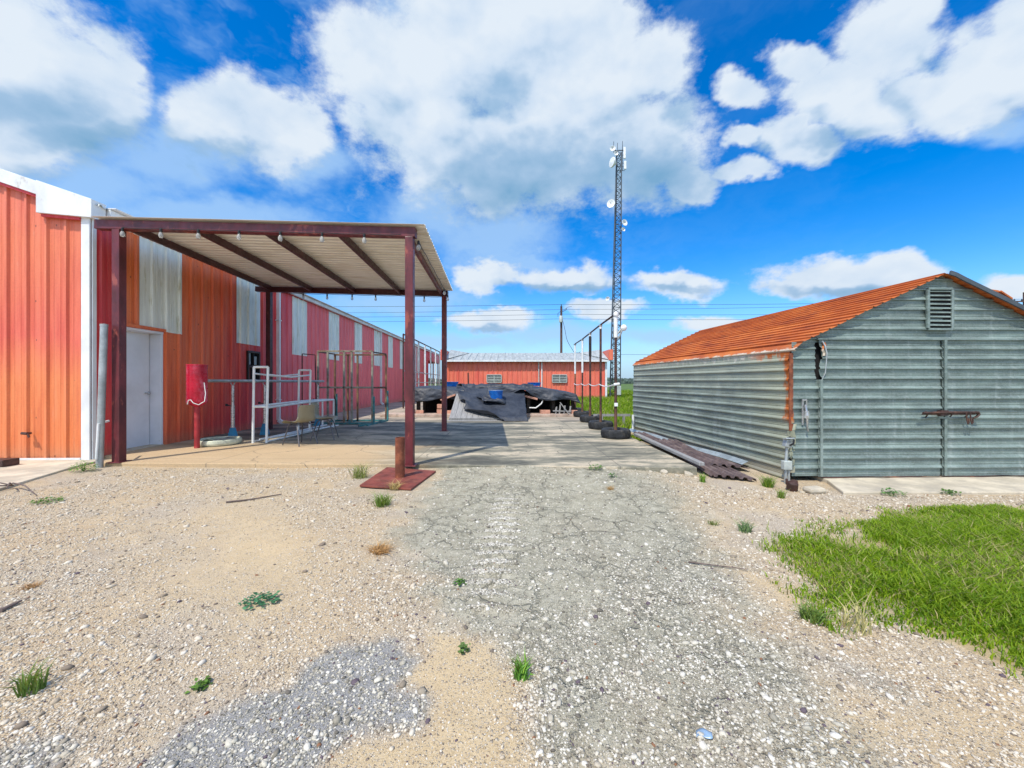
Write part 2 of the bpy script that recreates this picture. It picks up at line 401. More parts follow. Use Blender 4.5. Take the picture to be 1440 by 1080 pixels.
MAT['brown_pole'] = M('rust brown pipe', (.15, .075, .045), .6, .1, .35, 4, .3, 60, (.34, .22, .10), .58, .1, (1, 1, .6))
MAT['galv_pipe'] = M('galvanised pipe', (.40, .43, .43), .42, .45, .25, 6, .2, 50, (.30, .2, .13), .68, .05)
MAT['white_pipe'] = M('white painted pipe', (.76, .78, .76), .4, 0, .1, 6, .1, 30, (.42, .36, .28), .70, .05)
MAT['teal'] = M('teal painted steel', (.05, .20, .21), .5, 0, .4, 7, .2, 50, (.16, .11, .07), .60, .06)
MAT['blue_foot'] = M('blue plastic foot', (.03, .24, .42), .4, 0, .2, 6)
MAT['chrome'] = M('dull chrome tube', (.50, .50, .50), .3, .7, .2, 8)
MAT['red_tank'] = M('glossy red drum paint', (.50, .008, .035), .28, 0, .3, 5, .3, 12, (.68, .16, .24), .60, .10, (1, 1, .6))
MAT['red_post'] = M('red painted post', (.36, .025, .03), .5, 0, .3, 8, .2, 40, (.45, .17, .14), .62, .08)
MAT['rubber'] = M('worn tyre rubber', (.022, .024, .027), .72, 0, .5, 12, .5, 90, (.10, .09, .075), .63, .1)
def tarp_mat():
    m, t, b, tc = newmat('black tarpaulin')
    n = t.noise(tc, 2.5, 6, .6); d = t.noise(tc, 14, 7, .7)
    c = t.mix(t.rng(n, .3, .7), (.017, .021, .030), (.042, .052, .070)); c = t.mix(t.rng(d, .64, .82, 0, .22), c, (.10, .10, .095))
    t.set(b.inputs['Base Color'], c); t.set(b.inputs['Roughness'], t.rng(n, .3, .7, .5, .65)); t.set(b.inputs['Normal'], t.bump(t.noise(tc, 7, 4, .55), .03, .6))
    return m
MAT['tarp'] = tarp_mat()
MAT['timber_dark'] = M('near black timber', (.035, .028, .022), .85, 0, .4, 6, .3, 60)  # near-black tone for the legs and deck under the tarps
MAT['grey_timber'] = M('silvered timber', (.27, .27, .265), .8, 0, .18, 5, .3, 60, None, .6, .1, (6, .6, 1))
MAT['pink_block'] = M('pinkish brick', (.52, .27, .19), .85, 0, .3, 7, .4, 60)
MAT['pink_concrete'] = M('pinkish weathered concrete', (.47, .36, .29), .85, 0, .3, 3, .4, 60, (.26, .22, .19), .62, .1)
MAT['blue_tub'] = M('blue plastic tub', (.012, .16, .60), .35, 0, .2, 6, .1, 30, (.08, .26, .62), .62, .1)
MAT['chair_shell'] = M('tan plastic shell', (.27, .24, .155), .42, 0, .12, 6)
MAT['leg_steel'] = M('dark steel leg', (.13, .125, .13), .4, .5, .25, 8)
MAT['concrete_pale'] = M('pale concrete', (.52, .46, .35), .85, 0, .2, 3, .35, 60, (.38, .34, .27), .58, .12)
MAT['zinc_roof'] = M('zinc standing seam roof', (.42, .45, .44), .5, .2, .22, 2, .1, 20, (.30, .31, .30), .6, .1, (3, .5, 1))
MAT['dark'] = M('dark void', (.010, .009, .010), .9, 0, .3, 4)
MAT['glass'] = M('dark window glass', (.015, .018, .022), .08, 0, .3, 3)
MAT['dark_frame'] = M('dark bronze frame', (.03, .025, .025), .45, .3, .3, 6)
MAT['grey_metal'] = M('grey tower steel', (.075, .09, .105), .5, .3, .2, 2)
MAT['dish_white'] = M('white antenna plastic', (.80, .81, .80), .4, 0, .06, 4)
MAT['bulb'] = M('clear glass bulb', (.75, .75, .72), .03, 0, .02, 6); MAT['bulb'].node_tree.nodes['Principled BSDF'].inputs['Transmission Weight'].default_value = .6; MAT['bulb'].node_tree.nodes['Principled BSDF'].inputs['IOR'].default_value = 1.15
MAT['black_plastic'] = M('black plastic cord', (.015, .015, .017), .5, 0, .3, 8)
MAT['pole_wood'] = M('brown pole timber', (.10, .055, .045), .85, 0, .35, 5, .3, 60, stretch=(1, 1, .2))
MAT['box_grey'] = M('grey electrical enclosure', (.44, .48, .45), .45, .1, .2, 8)
MAT['brown_sheet'] = M('brown corrugated sheet', (.135, .095, .088), .6, .1, .35, 4, .2, 40, (.22, .17, .15), .6, .1)
MAT['flash_blue'] = M('pale zinc flashing', (.36, .42, .45), .35, .4, .2, 5)
MAT['blue_scrap'] = M('blue plastic film', (.26, .38, .52), .3, 0, .3, 10)
MAT['stick'] = M('grey dead wood', (.14, .105, .09), .85, 0, .4, 20, .4, 120)
MAT['bare_steel'] = M('weathered pale steel bar', (.30, .29, .235), .55, .1, .35, 5, .2, 50, (.20, .10, .05), .58, .1); MAT['hub'] = M('green plastic', (.09, .22, .2), .5)

def slab_mat():
    m, t, b, tc = newmat('stained concrete slab')
    x, y, zz = t.sep(tc)
    w = warp(t, tc, 1.2, .5, 4)
    big = t.noise(t.scaled(w, (.5, 1.6, 1)), .9, 7, .62); mid = t.noise(t.scaled(w, (1, 4, 1)), 2.2, 8, .68); fine = t.noise(tc, 45, 6, .7)
    c = t.ramp(t.math('ADD', t.math('MULTIPLY', big, .62), t.math('MULTIPLY', mid, .38)), [(.40, (.075, .075, .058)), (.46, (.16, .155, .115)), (.51, (.28, .26, .19)), (.56, (.54, .46, .33))])
    tan = t.math('MULTIPLY', t.rng(t.math('ADD', x, t.math('MULTIPLY', t.math('SUBTRACT', big, .5), 3)), -1.2, -2.6), t.rng(t.math('ADD', y, t.math('MULTIPLY', t.math('SUBTRACT', mid, .5), 2)), 8.4, 6.9))
    c = t.mix(t.math('MULTIPLY', tan, .9), c, (.56, .40, .225))
    far = t.rng(y, 11.5, 13); c = t.mix(t.math('MULTIPLY', far, .5), c, (.50, .40, .31))
    c = t.mix(t.rng(mid, .62, .72, 0, .6), c, (.085, .08, .07))
    c = t.mix(t.rng(t.noise(t.scaled(w, (1, 3, 1)), 5, 6, .7), .66, .74, 0, .6), c, (.60, .53, .42))
    ck = t.vor(warp(t, tc, 3, .25, 4), .75, 'DISTANCE_TO_EDGE').outputs['Distance']
    c = t.mix(t.math('MULTIPLY', t.rng(ck, .008, .002, 0, .7), t.rng(big, .44, .56)), c, (.06, .055, .045))
    # sawn joints every 3.05 m
    jx = t.math('ABSOLUTE', t.math('SUBTRACT', t.math('FRACT', t.math('MULTIPLY', t.math('ADD', x, 1.5), 1 / 3.05)), .5)); jy = t.math('ABSOLUTE', t.math('SUBTRACT', t.math('FRACT', t.math('MULTIPLY', y, 1 / 3.05)), .5))
    j = t.math('MAXIMUM', t.rng(jx, .496, .499), t.rng(jy, .496, .499)); c = t.mix(t.math('MULTIPLY', j, .6), c, (.08, .07, .06))
    c = t.mix(t.rng(fine, .35, .75, 0, .35), c, (.13, .12, .10))
    t.set(b.inputs['Base Color'], c); b.inputs['Roughness'].default_value = .82
    t.set(b.inputs['Normal'], t.bump(fine, .006, .6))
    return m
MAT['slab'] = slab_mat()

def ground_mat():
    m, t, b, tc = newmat('gravel yard')
    at_ = t.n('ShaderNodeAttribute', attribute_name='col').outputs['Color']
    s = t.n('ShaderNodeSeparateColor'); t.L.new(at_, s.inputs[0]); asph, sand, blue = s.outputs
    al = t.n('ShaderNodeAttribute', attribute_name='col').outputs['Alpha']           # how stony
    wv = warp(t, tc, 9, .02, 3)
    fine = t.noise(tc, 130, 6, .75); mid = t.noise(tc, 9, 7, .65); big = t.noise(tc, 1.1, 6, .6)
    # matrix between the stones
    tan = t.ramp(mid, [(.3, (.43, .315, .175)), (.5, (.57, .435, .255)), (.7, (.67, .54, .345))])
    tan = t.mix(t.rng(big, .42, .68, 0, .6), tan, (.60, .42, .22)); tan = t.mix(t.rng(t.noise(tc, 24, 5, .7), .5, .72, 0, .5), tan, (.26, .22, .19))
    tan = t.mix(t.rng(big, .52, .36, 0, .6), tan, (.46, .40, .33))
    ap = t.ramp(mid, [(.3, (.255, .238, .165)), (.5, (.375, .355, .255)), (.7, (.50, .475, .36))])
    ap = t.mix(t.rng(big, .5, .3, 0, .35), ap, (.43, .37, .26))
    bl = t.ramp(mid, [(.3, (.225, .225, .225)), (.7, (.35, .35, .34))])
    c = t.mix(asph, tan, ap); c = t.mix(blue, c, bl); c = t.mix(sand, c, t.mix(mid, (.54, .39, .20), (.70, .54, .31)))
    c = t.mix(t.rng(fine, .40, .75, 0, .40), c, (.10, .09, .08)); c = t.mix(t.rng(fine, .58, .34, 0, .35), c, (.62, .56, .46))
    # crazed cracks of the old surfacing
    ck = t.vor(warp(t, tc, 4, .34, 5), 3.1, 'DISTANCE_TO_EDGE').outputs['Distance']; ck2 = t.vor(warp(t, tc, 7, .2, 5), 8.5, 'DISTANCE_TO_EDGE').outputs['Distance']
    cr = t.math('MAXIMUM', t.rng(ck, .034, .008), t.math('MULTIPLY', t.rng(ck2, .04, .012), .5))
    cr = t.math('MULTIPLY', t.math('MULTIPLY', cr, asph), t.math('MULTIPLY', t.math('SUBTRACT', 1.0, blue), t.rng(t.noise(tc, 1.6, 4), .36, .55)))
    c = t.mix(t.math('MULTIPLY', cr, .56), c, (.07, .072, .055))
    c = t.mix(t.rng(al, 1.05, 1.5, 0, .9), c, (.74, .70, .61))            # chalk pressed into the tyre lugs
    # embedded pebbles, three sizes
    h = None
    for sc, dens, rad in ((54, .38, .38), (95, .85, .42), (170, 1.5, .46)):
        v = t.vor(wv, sc); d = v.outputs['Distance']; rc = t.n('ShaderNodeSeparateColor'); t.L.new(v.outputs['Color'], rc.inputs[0]); r1, r2, r3 = rc.outputs
        inn = t.rng(d, rad, rad * .72)
        keep = t.math('LESS_THAN', r1, t.math('MULTIPLY', al, dens))
        k = t.math('MULTIPLY', inn, keep)
        pc = t.ramp(r2, [(0, (.16, .12, .10)), (.15, (.34, .27, .20)), (.4, (.52, .43, .31)), (.7, (.62, .53, .39)), (.92, (.70, .63, .50)), (1, (.38, .35, .33))])
        pg = t.ramp(r2, [(0, (.13, .12, .095)), (.25, (.25, .235, .18)), (.6, (.40, .375, .29)), (.88, (.55, .52, .42)), (1, (.66, .62, .53))])
        c = t.mix(k, c, t.mix(t.math('MAXIMUM', asph, blue), pc, pg))
        hh = t.math('MULTIPLY', t.math('MULTIPLY', k, t.math('SUBTRACT', 1.0, t.math('MULTIPLY', d, 1.2))), 30 / sc)
        h = hh if h is None else t.math('MAXIMUM', h, hh)
    c = t.mix(t.rng(al, -.05, -.28, 0, .55), c, (.30, .25, .11))
    t.set(b.inputs['Base Color'], c); b.inputs['Roughness'].default_value = .88; b.inputs['Specular IOR Level'].default_value = .25
    hb = t.math('SUBTRACT', t.math('ADD', h, t.math('MULTIPLY', fine, .30)), t.math('MULTIPLY', cr, .6))
    t.set(b.inputs['Normal'], t.bump(hb, .022, .9))
    return m
MAT['ground'] = ground_mat()
def attr_mat(name, rough=.8, spec=.3, noise=0.0, trans=0.0):
    m, t, b, tc = newmat(name)
    c = t.n('ShaderNodeAttribute', attribute_name='col').outputs['Color']
    if noise: c = t.mix(t.rng(t.noise(tc, 140, 4, .7), .35, .75, 0, noise), c, (.10, .085, .07))
    t.set(b.inputs['Base Color'], c); b.inputs['Roughness'].default_value = rough; b.inputs['Specular IOR Level'].default_value = spec
    if trans:
        tr = t.n('ShaderNodeBsdfTranslucent'); t.set(tr.inputs[0], c)
        mx = t.n('ShaderNodeMixShader'); mx.inputs[0].default_value = trans
        t.L.new(b.outputs[0], mx.inputs[1]); t.L.new(tr.outputs[0], mx.inputs[2]); t.L.new(mx.outputs[0], t.N['Material Output'].inputs[0])
    return m
MAT['stones'] = attr_mat('loose stones', .85, .3, .35)
MAT['grass'] = attr_mat('grass blades', .55, .3, 0, .35)
def field_mat():
    m, t, b, tc = newmat('far meadow')
    n = t.noise(t.scaled(tc, (1, .35, 1)), .35, 8, .65); n2 = t.noise(tc, 3, 6, .7)
    c = t.ramp(n, [(.3, (.055, .10, .014)), (.5, (.085, .15, .02)), (.7, (.14, .19, .035))]); c = t.mix(t.rng(n2, .4, .7, 0, .4), c, (.05, .09, .012))
    t.set(b.inputs['Base Color'], c); b.inputs['Roughness'].default_value = .9; t.set(b.inputs['Normal'], t.bump(n2, .1, .6))
    return m
MAT['field'] = field_mat()
# ---------------------------------------------------------------- ground
SLAB = [(-6.25, 5.80), (-2.0, 5.70), (2.62, 5.48), (2.68, 24), (-8.2, 24), (-7.4, 6.35), (-6.3, 6.35)]
def gz(x, y):
    x = np.asarray(x, float); y = np.asarray(y, float)
    z = np.full(x.shape, -.055)
    z = z - .075 * sstep(1.6, 2.9, x) * sstep(3.2, 5.0, y)
    z = z + .038 * np.exp(-((x - .3) / 1.4) ** 2) * sstep(3.6, 5.6, y)
    z = z + .03 * (fbm(x * .9, y * .9, 3, 3) - .5) + .012 * (fbm(x * 5, y * 5, 3, 9) - .5)
    # tyre track with cross lugs in the middle of the drive
    tr = np.exp(-((x + .11 + .05 * np.sin(y)) / .13) ** 2) * sstep(1.9, 2.5, y) * sstep(4.6, 3.6, y)
    z = z + tr * .014 * np.sin(y * 44 + 9 * np.abs(x + .11 + .05 * np.sin(y)))
    return z
ASPH = pxpoly([(612, 655), (596, 688), (574, 720), (566, 760), (588, 800), (592, 850), (612, 880), (690, 908), (722, 960), (765, 1010), (790, 1100), (840, 1400), (1500, 1400), (1340, 1100), (1240, 1010), (1165, 930), (1105, 860), (1062, 800), (1030, 745), (985, 690), (955, 655)])
BLUE = pxpoly([(150, 1100), (215, 1050), (270, 1018), (345, 985), (400, 968), (418, 930), (462, 902), (545, 895), (566, 945), (548, 968), (600, 1000), (590, 1025), (520, 1032), (470, 1050), (430, 1100)])
BLUE2 = pxpoly([(-80, 1100), (-40, 1040), (60, 1030), (80, 1055), (40, 1100)]); BLUE3 = pxpoly([(1110, 900), (1180, 915), (1260, 950), (1330, 1000), (1300, 1010), (1200, 960)])
SAND = pxpoly([(590, 892), (690, 908), (735, 985), (775, 1100), (430, 1100), (520, 1040), (600, 1030), (608, 995), (560, 960), (590, 930)])
SAND2 = pxpoly([(270, 720), (380, 700), (430, 760), (420, 850), (330, 880), (250, 820), (300, 760)])
SAND3 = pxpoly([(1180, 1010), (1300, 960), (1500, 1000), (1500, 1100), (1150, 1100)])
SAND4 = pxpoly([(1030, 800), (1120, 820), (1150, 860), (1100, 850)])
GRASS = pxpoly([(1068, 772), (1100, 752), (1180, 745), (1240, 722), (1330, 708), (1500, 705), (1800, 690), (1900, 1000), (1560, 1040), (1440, 978), (1330, 930), (1250, 890), (1180, 884), (1138, 868), (1100, 800)], -.08)
def zones(x, y):
    wx = x + .22 * (fbm(x * 2.2, y * 2.2, 5, 21) - .5) + .05 * (fbm(x * 14, y * 14, 3, 24) - .5); wy = y + .22 * (fbm(x * 2.2 + 40, y * 2.2, 5, 22) - .5)
    s = lambda poly, a, b: sstep(a, b, sdist(wx, wy, poly))
    sdA = sdist(wx, wy, ASPH); rough_ = fbm(x * 6, y * 6, 4, 41) - .5; asph = sstep(-.22, .26, sdA + .55 * rough_ - .12 * sstep(.5, 1.4, x)) * (1 - .55 * sstep(.35, .75, fbm(x * 1.7 + 9, y * 1.7, 4, 43)) * sstep(.9, .1, sdA) * sstep(.2, .8, x))
    blue = np.maximum(sstep(-.045, .05, sdist(wx, wy, BLUE) + .16 * rough_), np.maximum(s(BLUE2, -.04, .04) * .8, s(BLUE3, -.1, .1) * .6))
    sand = np.maximum(np.maximum(s(SAND, -.05, .06), .75 * s(SAND2, -.5, .35)), np.maximum(.7 * s(SAND3, -.3, .3), .8 * s(SAND4, -.1, .1)))
    n = fbm(x * 1.3, y * 1.3, 4, 31); n2 = fbm(x * 3.5, y * 3.5, 4, 37)
    st = .60 + .8 * (n - .5) + .5 * (n2 - .5)
    near = sstep(4.6, 2.2, y)
    st = st * (1 - asph) + asph * (.20 + .5 * sstep(3.6, 1.9, y + .5 * (n - .5)) * sstep(.40, .6, n2 * .5 + n * .5) + .22 * sstep(-.1, 1.2, x) * sstep(3.8, 2.0, y))
    st = st * (1 - .62 * sand) * (1 - .55 * blue) + blue * .25
    gr = s(GRASS, .0, .35)
    trk = np.exp(-((x + .11 + .05 * np.sin(y)) / .15) ** 2) * sstep(1.9, 2.5, y) * sstep(4.6, 4.0, y); lug = trk * sstep(-.1, .5, np.sin(y * 44 + 9 * np.abs(x + .11 + .05 * np.sin(y))) + 1.2 * (n2 - .5))
    return asph, sand, blue, np.clip(st, 0.03, 1) + 2.2 * lug * np.clip(asph * 1.3, 0, 1), gr
def seq(a, b, st): return list(np.arange(a, b - 1e-6, st))
xs = np.array(seq(-60, -12, 4) + seq(-12, -5, .25) + seq(-5, 5.2, .028) + seq(5.2, 14, .25) + [14.])
ys = np.array(seq(-40, -4, 4) + seq(-4, .7, .25) + seq(.7, 4.4, .019) + seq(4.4, 6.2, .028) + seq(6.2, 12.3, .3))
gx, gy = np.meshgrid(xs, ys); as_, sa_, bl_, st_z, gr_ = zones(gx, gy)
gh = gz(gx, gy)
out = sstep(11, 14, np.abs(gx)) ; gh = gh - .10 * sstep(9, 14, gx) - .10 * sstep(11.0, 12.2, gy)
far_grass = np.maximum(sstep(2.75, 3.2, gx + .5 * (fbm(gx * 2, gy * 2, 3, 5) - .5)) * sstep(8.6, 9.8, gy), sstep(6.8, 8, gx) * sstep(2.0, 1.0, gx * 0))
al = np.where(np.maximum(gr_, far_grass) > .5, -.3 * np.maximum(gr_, far_grass), st_z)
nx_, ny_ = len(xs), len(ys); idx = np.arange(nx_ * ny_).reshape(ny_, nx_)
fc = np.stack([idx[:-1, :-1], idx[:-1, 1:], idx[1:, 1:], idx[1:, :-1]], -1).reshape(-1, 4)
# leave a hole under the slab so the two never meet
cx_ = gx.ravel()[fc].mean(1); cy_ = gy.ravel()[fc].mean(1)
fc = fc[~((cx_ > -7.2) & (cx_ < 2.3) & (cy_ > 6.5))]
g = np_mesh('gravel_yard', np.stack([gx.ravel(), gy.ravel(), gh.ravel()], 1), fc, MAT['ground'], np.stack([as_.ravel(), sa_.ravel(), bl_.ravel(), al.ravel()], 1), True)
tag(g, 'gravel yard of tan pebbles and cracked grey surfacing', 'ground', kind='structure')
fld = MB().add([(-1500, -300, -.26), (1500, -300, -.26), (1500, 2500, -.26), (-1500, 2500, -.26)], [(0, 1, 2, 3)]).build('meadow', MAT['field']); tag(fld, 'flat green meadow running to the horizon', 'meadow', kind='structure')
sb = MB()
sb.prism(SLAB, -.30, 0)
slab = sb.build('concrete_slab', MAT['slab'], bevel=.012); tag(slab, 'broad stained concrete slab under the carport', 'slab', kind='structure')
sw = MB().prism([(-6.42, 5.72), (-6.5, 6.19), (-9.6, 6.05), (-9.6, 3.6), (-5.66, 3.6), (-5.93, 4.5)], -.2, -.022).build('side_path', MAT['concrete_pale'], bevel=.015)
tag(sw, 'narrow concrete path before the orange gable wall', 'path', kind='structure')
ap_ = MB().prism([tuple(at(1163, 674, -.08))[:2], tuple(at(1186, 692, -.085))[:2], (9, 4.55), (9, 5.6), (4.2, 5.5)], -.25, -.083).build('shed_apron', MAT['concrete_pale'], bevel=.012)
tag(ap_, 'pale concrete apron before the tin shed', 'apron', kind='structure')

# loose stones: one uncountable scatter
def stones(n):
    Y = 1.02 + (5.7 - 1.02) * rng.random(n) ** 1.6; X = (rng.random(n) * 2 - 1) * 1.42 * Y
    a, s, b_, st, gr = zones(X, Y)
    keep = (rng.random(n) < np.clip(st * 1.15 - .05, 0.05, 1)) & (gr < .35)
    keep &= ~((X < -5.7) & (Y > 3.5)) & ~((X > 2.6) & (Y > 4.9)) & ~((X > 3.9) & (Y > 4.5)); keep &= ~((X > -1.95) & (X < -1.0) & (Y > 4.35))
    X, Y, a, s, b_ = X[keep], Y[keep], a[keep], s[keep], b_[keep]; n = len(X)
    sz = .0024 + .0052 * rng.random(n) ** 2.4 + .011 * (rng.random(n) < .03) * rng.random(n)
    sz = sz * np.where(s > .5, .62, 1) * np.where(X < -.8, .92, 1) * (1 + .12 * (Y - 1))
    ph = (1 + 5 ** .5) / 2
    ico = np.array([(-1, ph, 0), (1, ph, 0), (-1, -ph, 0), (1, -ph, 0), (0, -1, ph), (0, 1, ph), (0, -1, -ph), (0, 1, -ph), (ph, 0, -1), (ph, 0, 1), (-ph, 0, -1), (-ph, 0, 1)]) / 1.9
    fcs = np.array([(0, 11, 5), (0, 5, 1), (0, 1, 7), (0, 7, 10), (0, 10, 11), (1, 5, 9), (5, 11, 4), (11, 10, 2), (10, 7, 6), (7, 1, 8), (3, 9, 4), (3, 4, 2), (3, 2, 6), (3, 6, 8), (3, 8, 9), (4, 9, 5), (2, 4, 11), (6, 2, 10), (8, 6, 7), (9, 8, 1)])
    V = ico[None] * (1 + .38 * (rng.random((n, 12, 1)) - .5)) + .14 * (rng.random((n, 12, 3)) - .5)
    sc = np.stack([.9 + .7 * rng.random(n), .75 + .35 * rng.random(n), .38 + .4 * rng.random(n)], 1) * sz[:, None]
    V = V * sc[:, None, :]
    an = rng.random(n) * 6.283; c_, s_ = np.cos(an)[:, None], np.sin(an)[:, None]
    V = np.stack([V[..., 0] * c_ - V[..., 1] * s_, V[..., 0] * s_ + V[..., 1] * c_, V[..., 2]], -1)
    tl = .5 * (rng.random((n, 2)) - .5); V[..., 2] += V[..., 0] * tl[:, :1] + V[..., 1] * tl[:, 1:]
    V += np.stack([X, Y, gz(X, Y) + sc[:, 2] * .30], 1)[:, None, :]
    t = rng.random(n); grey = np.clip(np.maximum(a, b_) + .25 * (X > .9) - .1, 0, 1)[:, None]
    pal_t = np.array([(.16, .125, .10), (.34, .27, .19), (.50, .41, .29), (.62, .53, .40), (.66, .58, .45), (.72, .66, .55)]); pal_g = np.array([(.12, .11, .09), (.24, .225, .175), (.36, .335, .265), (.50, .47, .38), (.61, .575, .475), (.72, .685, .595)])
    k = np.clip(t ** .72 * 5.2, 0, 4.99); i0 = k.astype(int); f_ = (k - i0)[:, None]
    C = (pal_t[i0] * (1 - f_) + pal_t[i0 + 1] * f_) * (1 - grey) + (pal_g[i0] * (1 - f_) + pal_g[i0 + 1] * f_) * grey
    odd = rng.random(n); C = np.where((odd < .006)[:, None], np.array([.26, .12, .06]), C); C = np.where(((odd > .012) & (odd < .03))[:, None], np.array([.12, .09, .11]), C)
    col = np.concatenate([np.repeat(C, 12, 0), np.ones((n * 12, 1))], 1)
    return V.reshape(-1, 3), (fcs[None] + 12 * np.arange(n)[:, None, None]).reshape(-1, 3), col
v_, f_, c_ = stones(210000)
tag(np_mesh('gravel', v_, f_, MAT['stones'], c_), 'loose white and tan pebbles strewn over the yard', 'gravel', kind='stuff')

# grass blades
def blades(X, Y, Z, H, Wd, tint, lean=.5):
    n = len(X); an = rng.random(n) * 6.283; bend = lean * H * (.3 + rng.random(n)); wa = rng.random(n) * 6.283
    dx, dy = np.cos(an) * bend, np.sin(an) * bend; wx, wy = np.cos(wa) * Wd / 2, np.sin(wa) * Wd / 2
    P = np.zeros((n, 5, 3))
    P[:, 0] = np.stack([X - wx, Y - wy, Z - .01], 1); P[:, 1] = np.stack([X + wx, Y + wy, Z - .01], 1)
    P[:, 2] = np.stack([X - wx * .8 + dx * .3, Y - wy * .8 + dy * .3, Z + H * .55], 1); P[:, 3] = np.stack([X + wx * .8 + dx * .3, Y + wy * .8 + dy * .3, Z + H * .55], 1)
    P[:, 4] = np.stack([X + dx, Y + dy, Z + H * (1 - .25 * rng.random(n))], 1)
    C = np.repeat(tint[:, None, :], 5, 1)
    C = np.concatenate([C, np.ones((n, 5, 1))], 2)
    b_ = 5 * np.arange(n)[:, None]
    return P.reshape(-1, 3), [np.array([[0, 1, 3, 2]]) + b_, np.array([[2, 3, 4]]) + b_], C.reshape(-1, 4)
def tints(n, X, Y, dry=.12):
    base = np.array([.20, .34, .008]); dk = np.array([.09, .20, .006]); lt = np.array([.34, .46, .02]); st = np.array([.50, .42, .19])
    t = rng.random((n, 1)); C = np.where(t < .45, dk + (base - dk) * t / .45, base + (lt - base) * (t - .45) / .55)
    patch = fbm(X * 1.6, Y * 1.6, 4, 51)[:, None]
    C = C * (.75 + .5 * patch); return np.where((rng.random((n, 1)) < dry * (.4 + 1.6 * sstep(.45, .65, patch))), st * (.6 + .6 * rng.random((n, 1))), C)
n = 300000
X = 1.6 + rng.random(n) * 5.6; Y = 1.2 + rng.random(n) * 2.95
w_ = .5 * (fbm(X * 2.5, Y * 2.5, 4, 61) - .5); sd = sdist(X + w_, Y + w_, GRASS)
bare = fbm(X * 1.5 + 7, Y * 2.6, 4, 64)
thin = sstep(-.16, .42, sd + .4 * (fbm(X * 5, Y * 5, 3, 67) - .5)) * (1 - .93 * sstep(.50, .60, bare) * sstep(1.1, .3, sd) * sstep(2.6, 2.9, Y))
keep = (rng.random(n) < thin * np.where(X > 1.42 * Y, .22, .85)) & (Y < 4.0 + .0 * X)
X, Y, sd = X[keep], Y[keep], sd[keep]; n = len(X)
H = (.030 + .05 * rng.random(n)) * (.55 + .75 * sstep(-.05, .6, sd)) * (.6 + .9 * fbm(X * 2.2, Y * 2.2, 3, 66))
v_, f_, c_ = blades(X, Y, gz(X, Y), H, .0045 + .004 * rng.random(n), tints(n, X, Y, .15), 1.0)
tag(np_mesh('lawn_grass', v_, f_, MAT['grass'], c_), 'bright green grass patch at the edge of the gravel', 'grass', kind='stuff')
n = 90000
Y = 8.8 + 45 * rng.random(n) ** 1.8; X = 2.75 + rng.random(n) * (.6 * Y)
k_ = ~((X > 2.9 + (10.3 - Y) * .11) & (X < 8.5) & (Y < 10.75)) & ~((X > 7.6) & (X < 8.2) & (Y > 32)); X, Y = X[k_], Y[k_]; n = len(X)
zg = np.where(Y < 11, gz(X, Y) - .02, -.26)
H = (.10 + .16 * rng.random(n)) * (.7 + .03 * Y) * np.where(Y < 10.3, .45, 1)
H = np.where(Y >= 11, H + .10, H)
v_, f_, c_ = blades(X, Y, zg, H, (.008 + .008 * rng.random(n)) * (1 + Y * .09), tints(n, X * .3, Y * .3, .10), .5)
tag(np_mesh('field_grass', v_, f_, MAT['grass'], c_), 'tall green meadow grass beyond the tyre posts', 'grass', kind='stuff')

# far wood on the skyline
n = 26000; X = -420 + rng.random(n) * 1000; Y = 380 + rng.random(n) * 60
hh = 2.4 + 4.5 * fbm(X * .02, Y * 0 + 3, 4, 71) * (.5 + fbm(X * .12, Y * 0, 3, 72)); Z = rng.random(n) ** .8 * hh
P = np.zeros((n, 4, 3)); s_ = .5 + .9 * rng.random(n)
for i, (a, b_) in enumerate(((-1, -.6), (1, -.6), (.8, .7), (-.7, .8))):
    P[:, i] = np.stack([X + a * s_ + .4 * rng.random(n), Y + (rng.random(n) - .5), np.maximum(Z + b_ * s_, -.2) + .2 * rng.random(n)], 1)
C = np.array([.15, .20, .17]) * (.6 + .9 * rng.random((n, 1))); C = np.concatenate([np.repeat(C, 4, 0), np.ones((4 * n, 1))], 1)  # tree tint paled and cooled to paint in distance haze
tag(np_mesh('distant_wood', P.reshape(-1, 3), np.arange(4 * n).reshape(-1, 4), MAT['grass'], C), 'low line of far trees on the skyline', 'wood', kind='stuff')

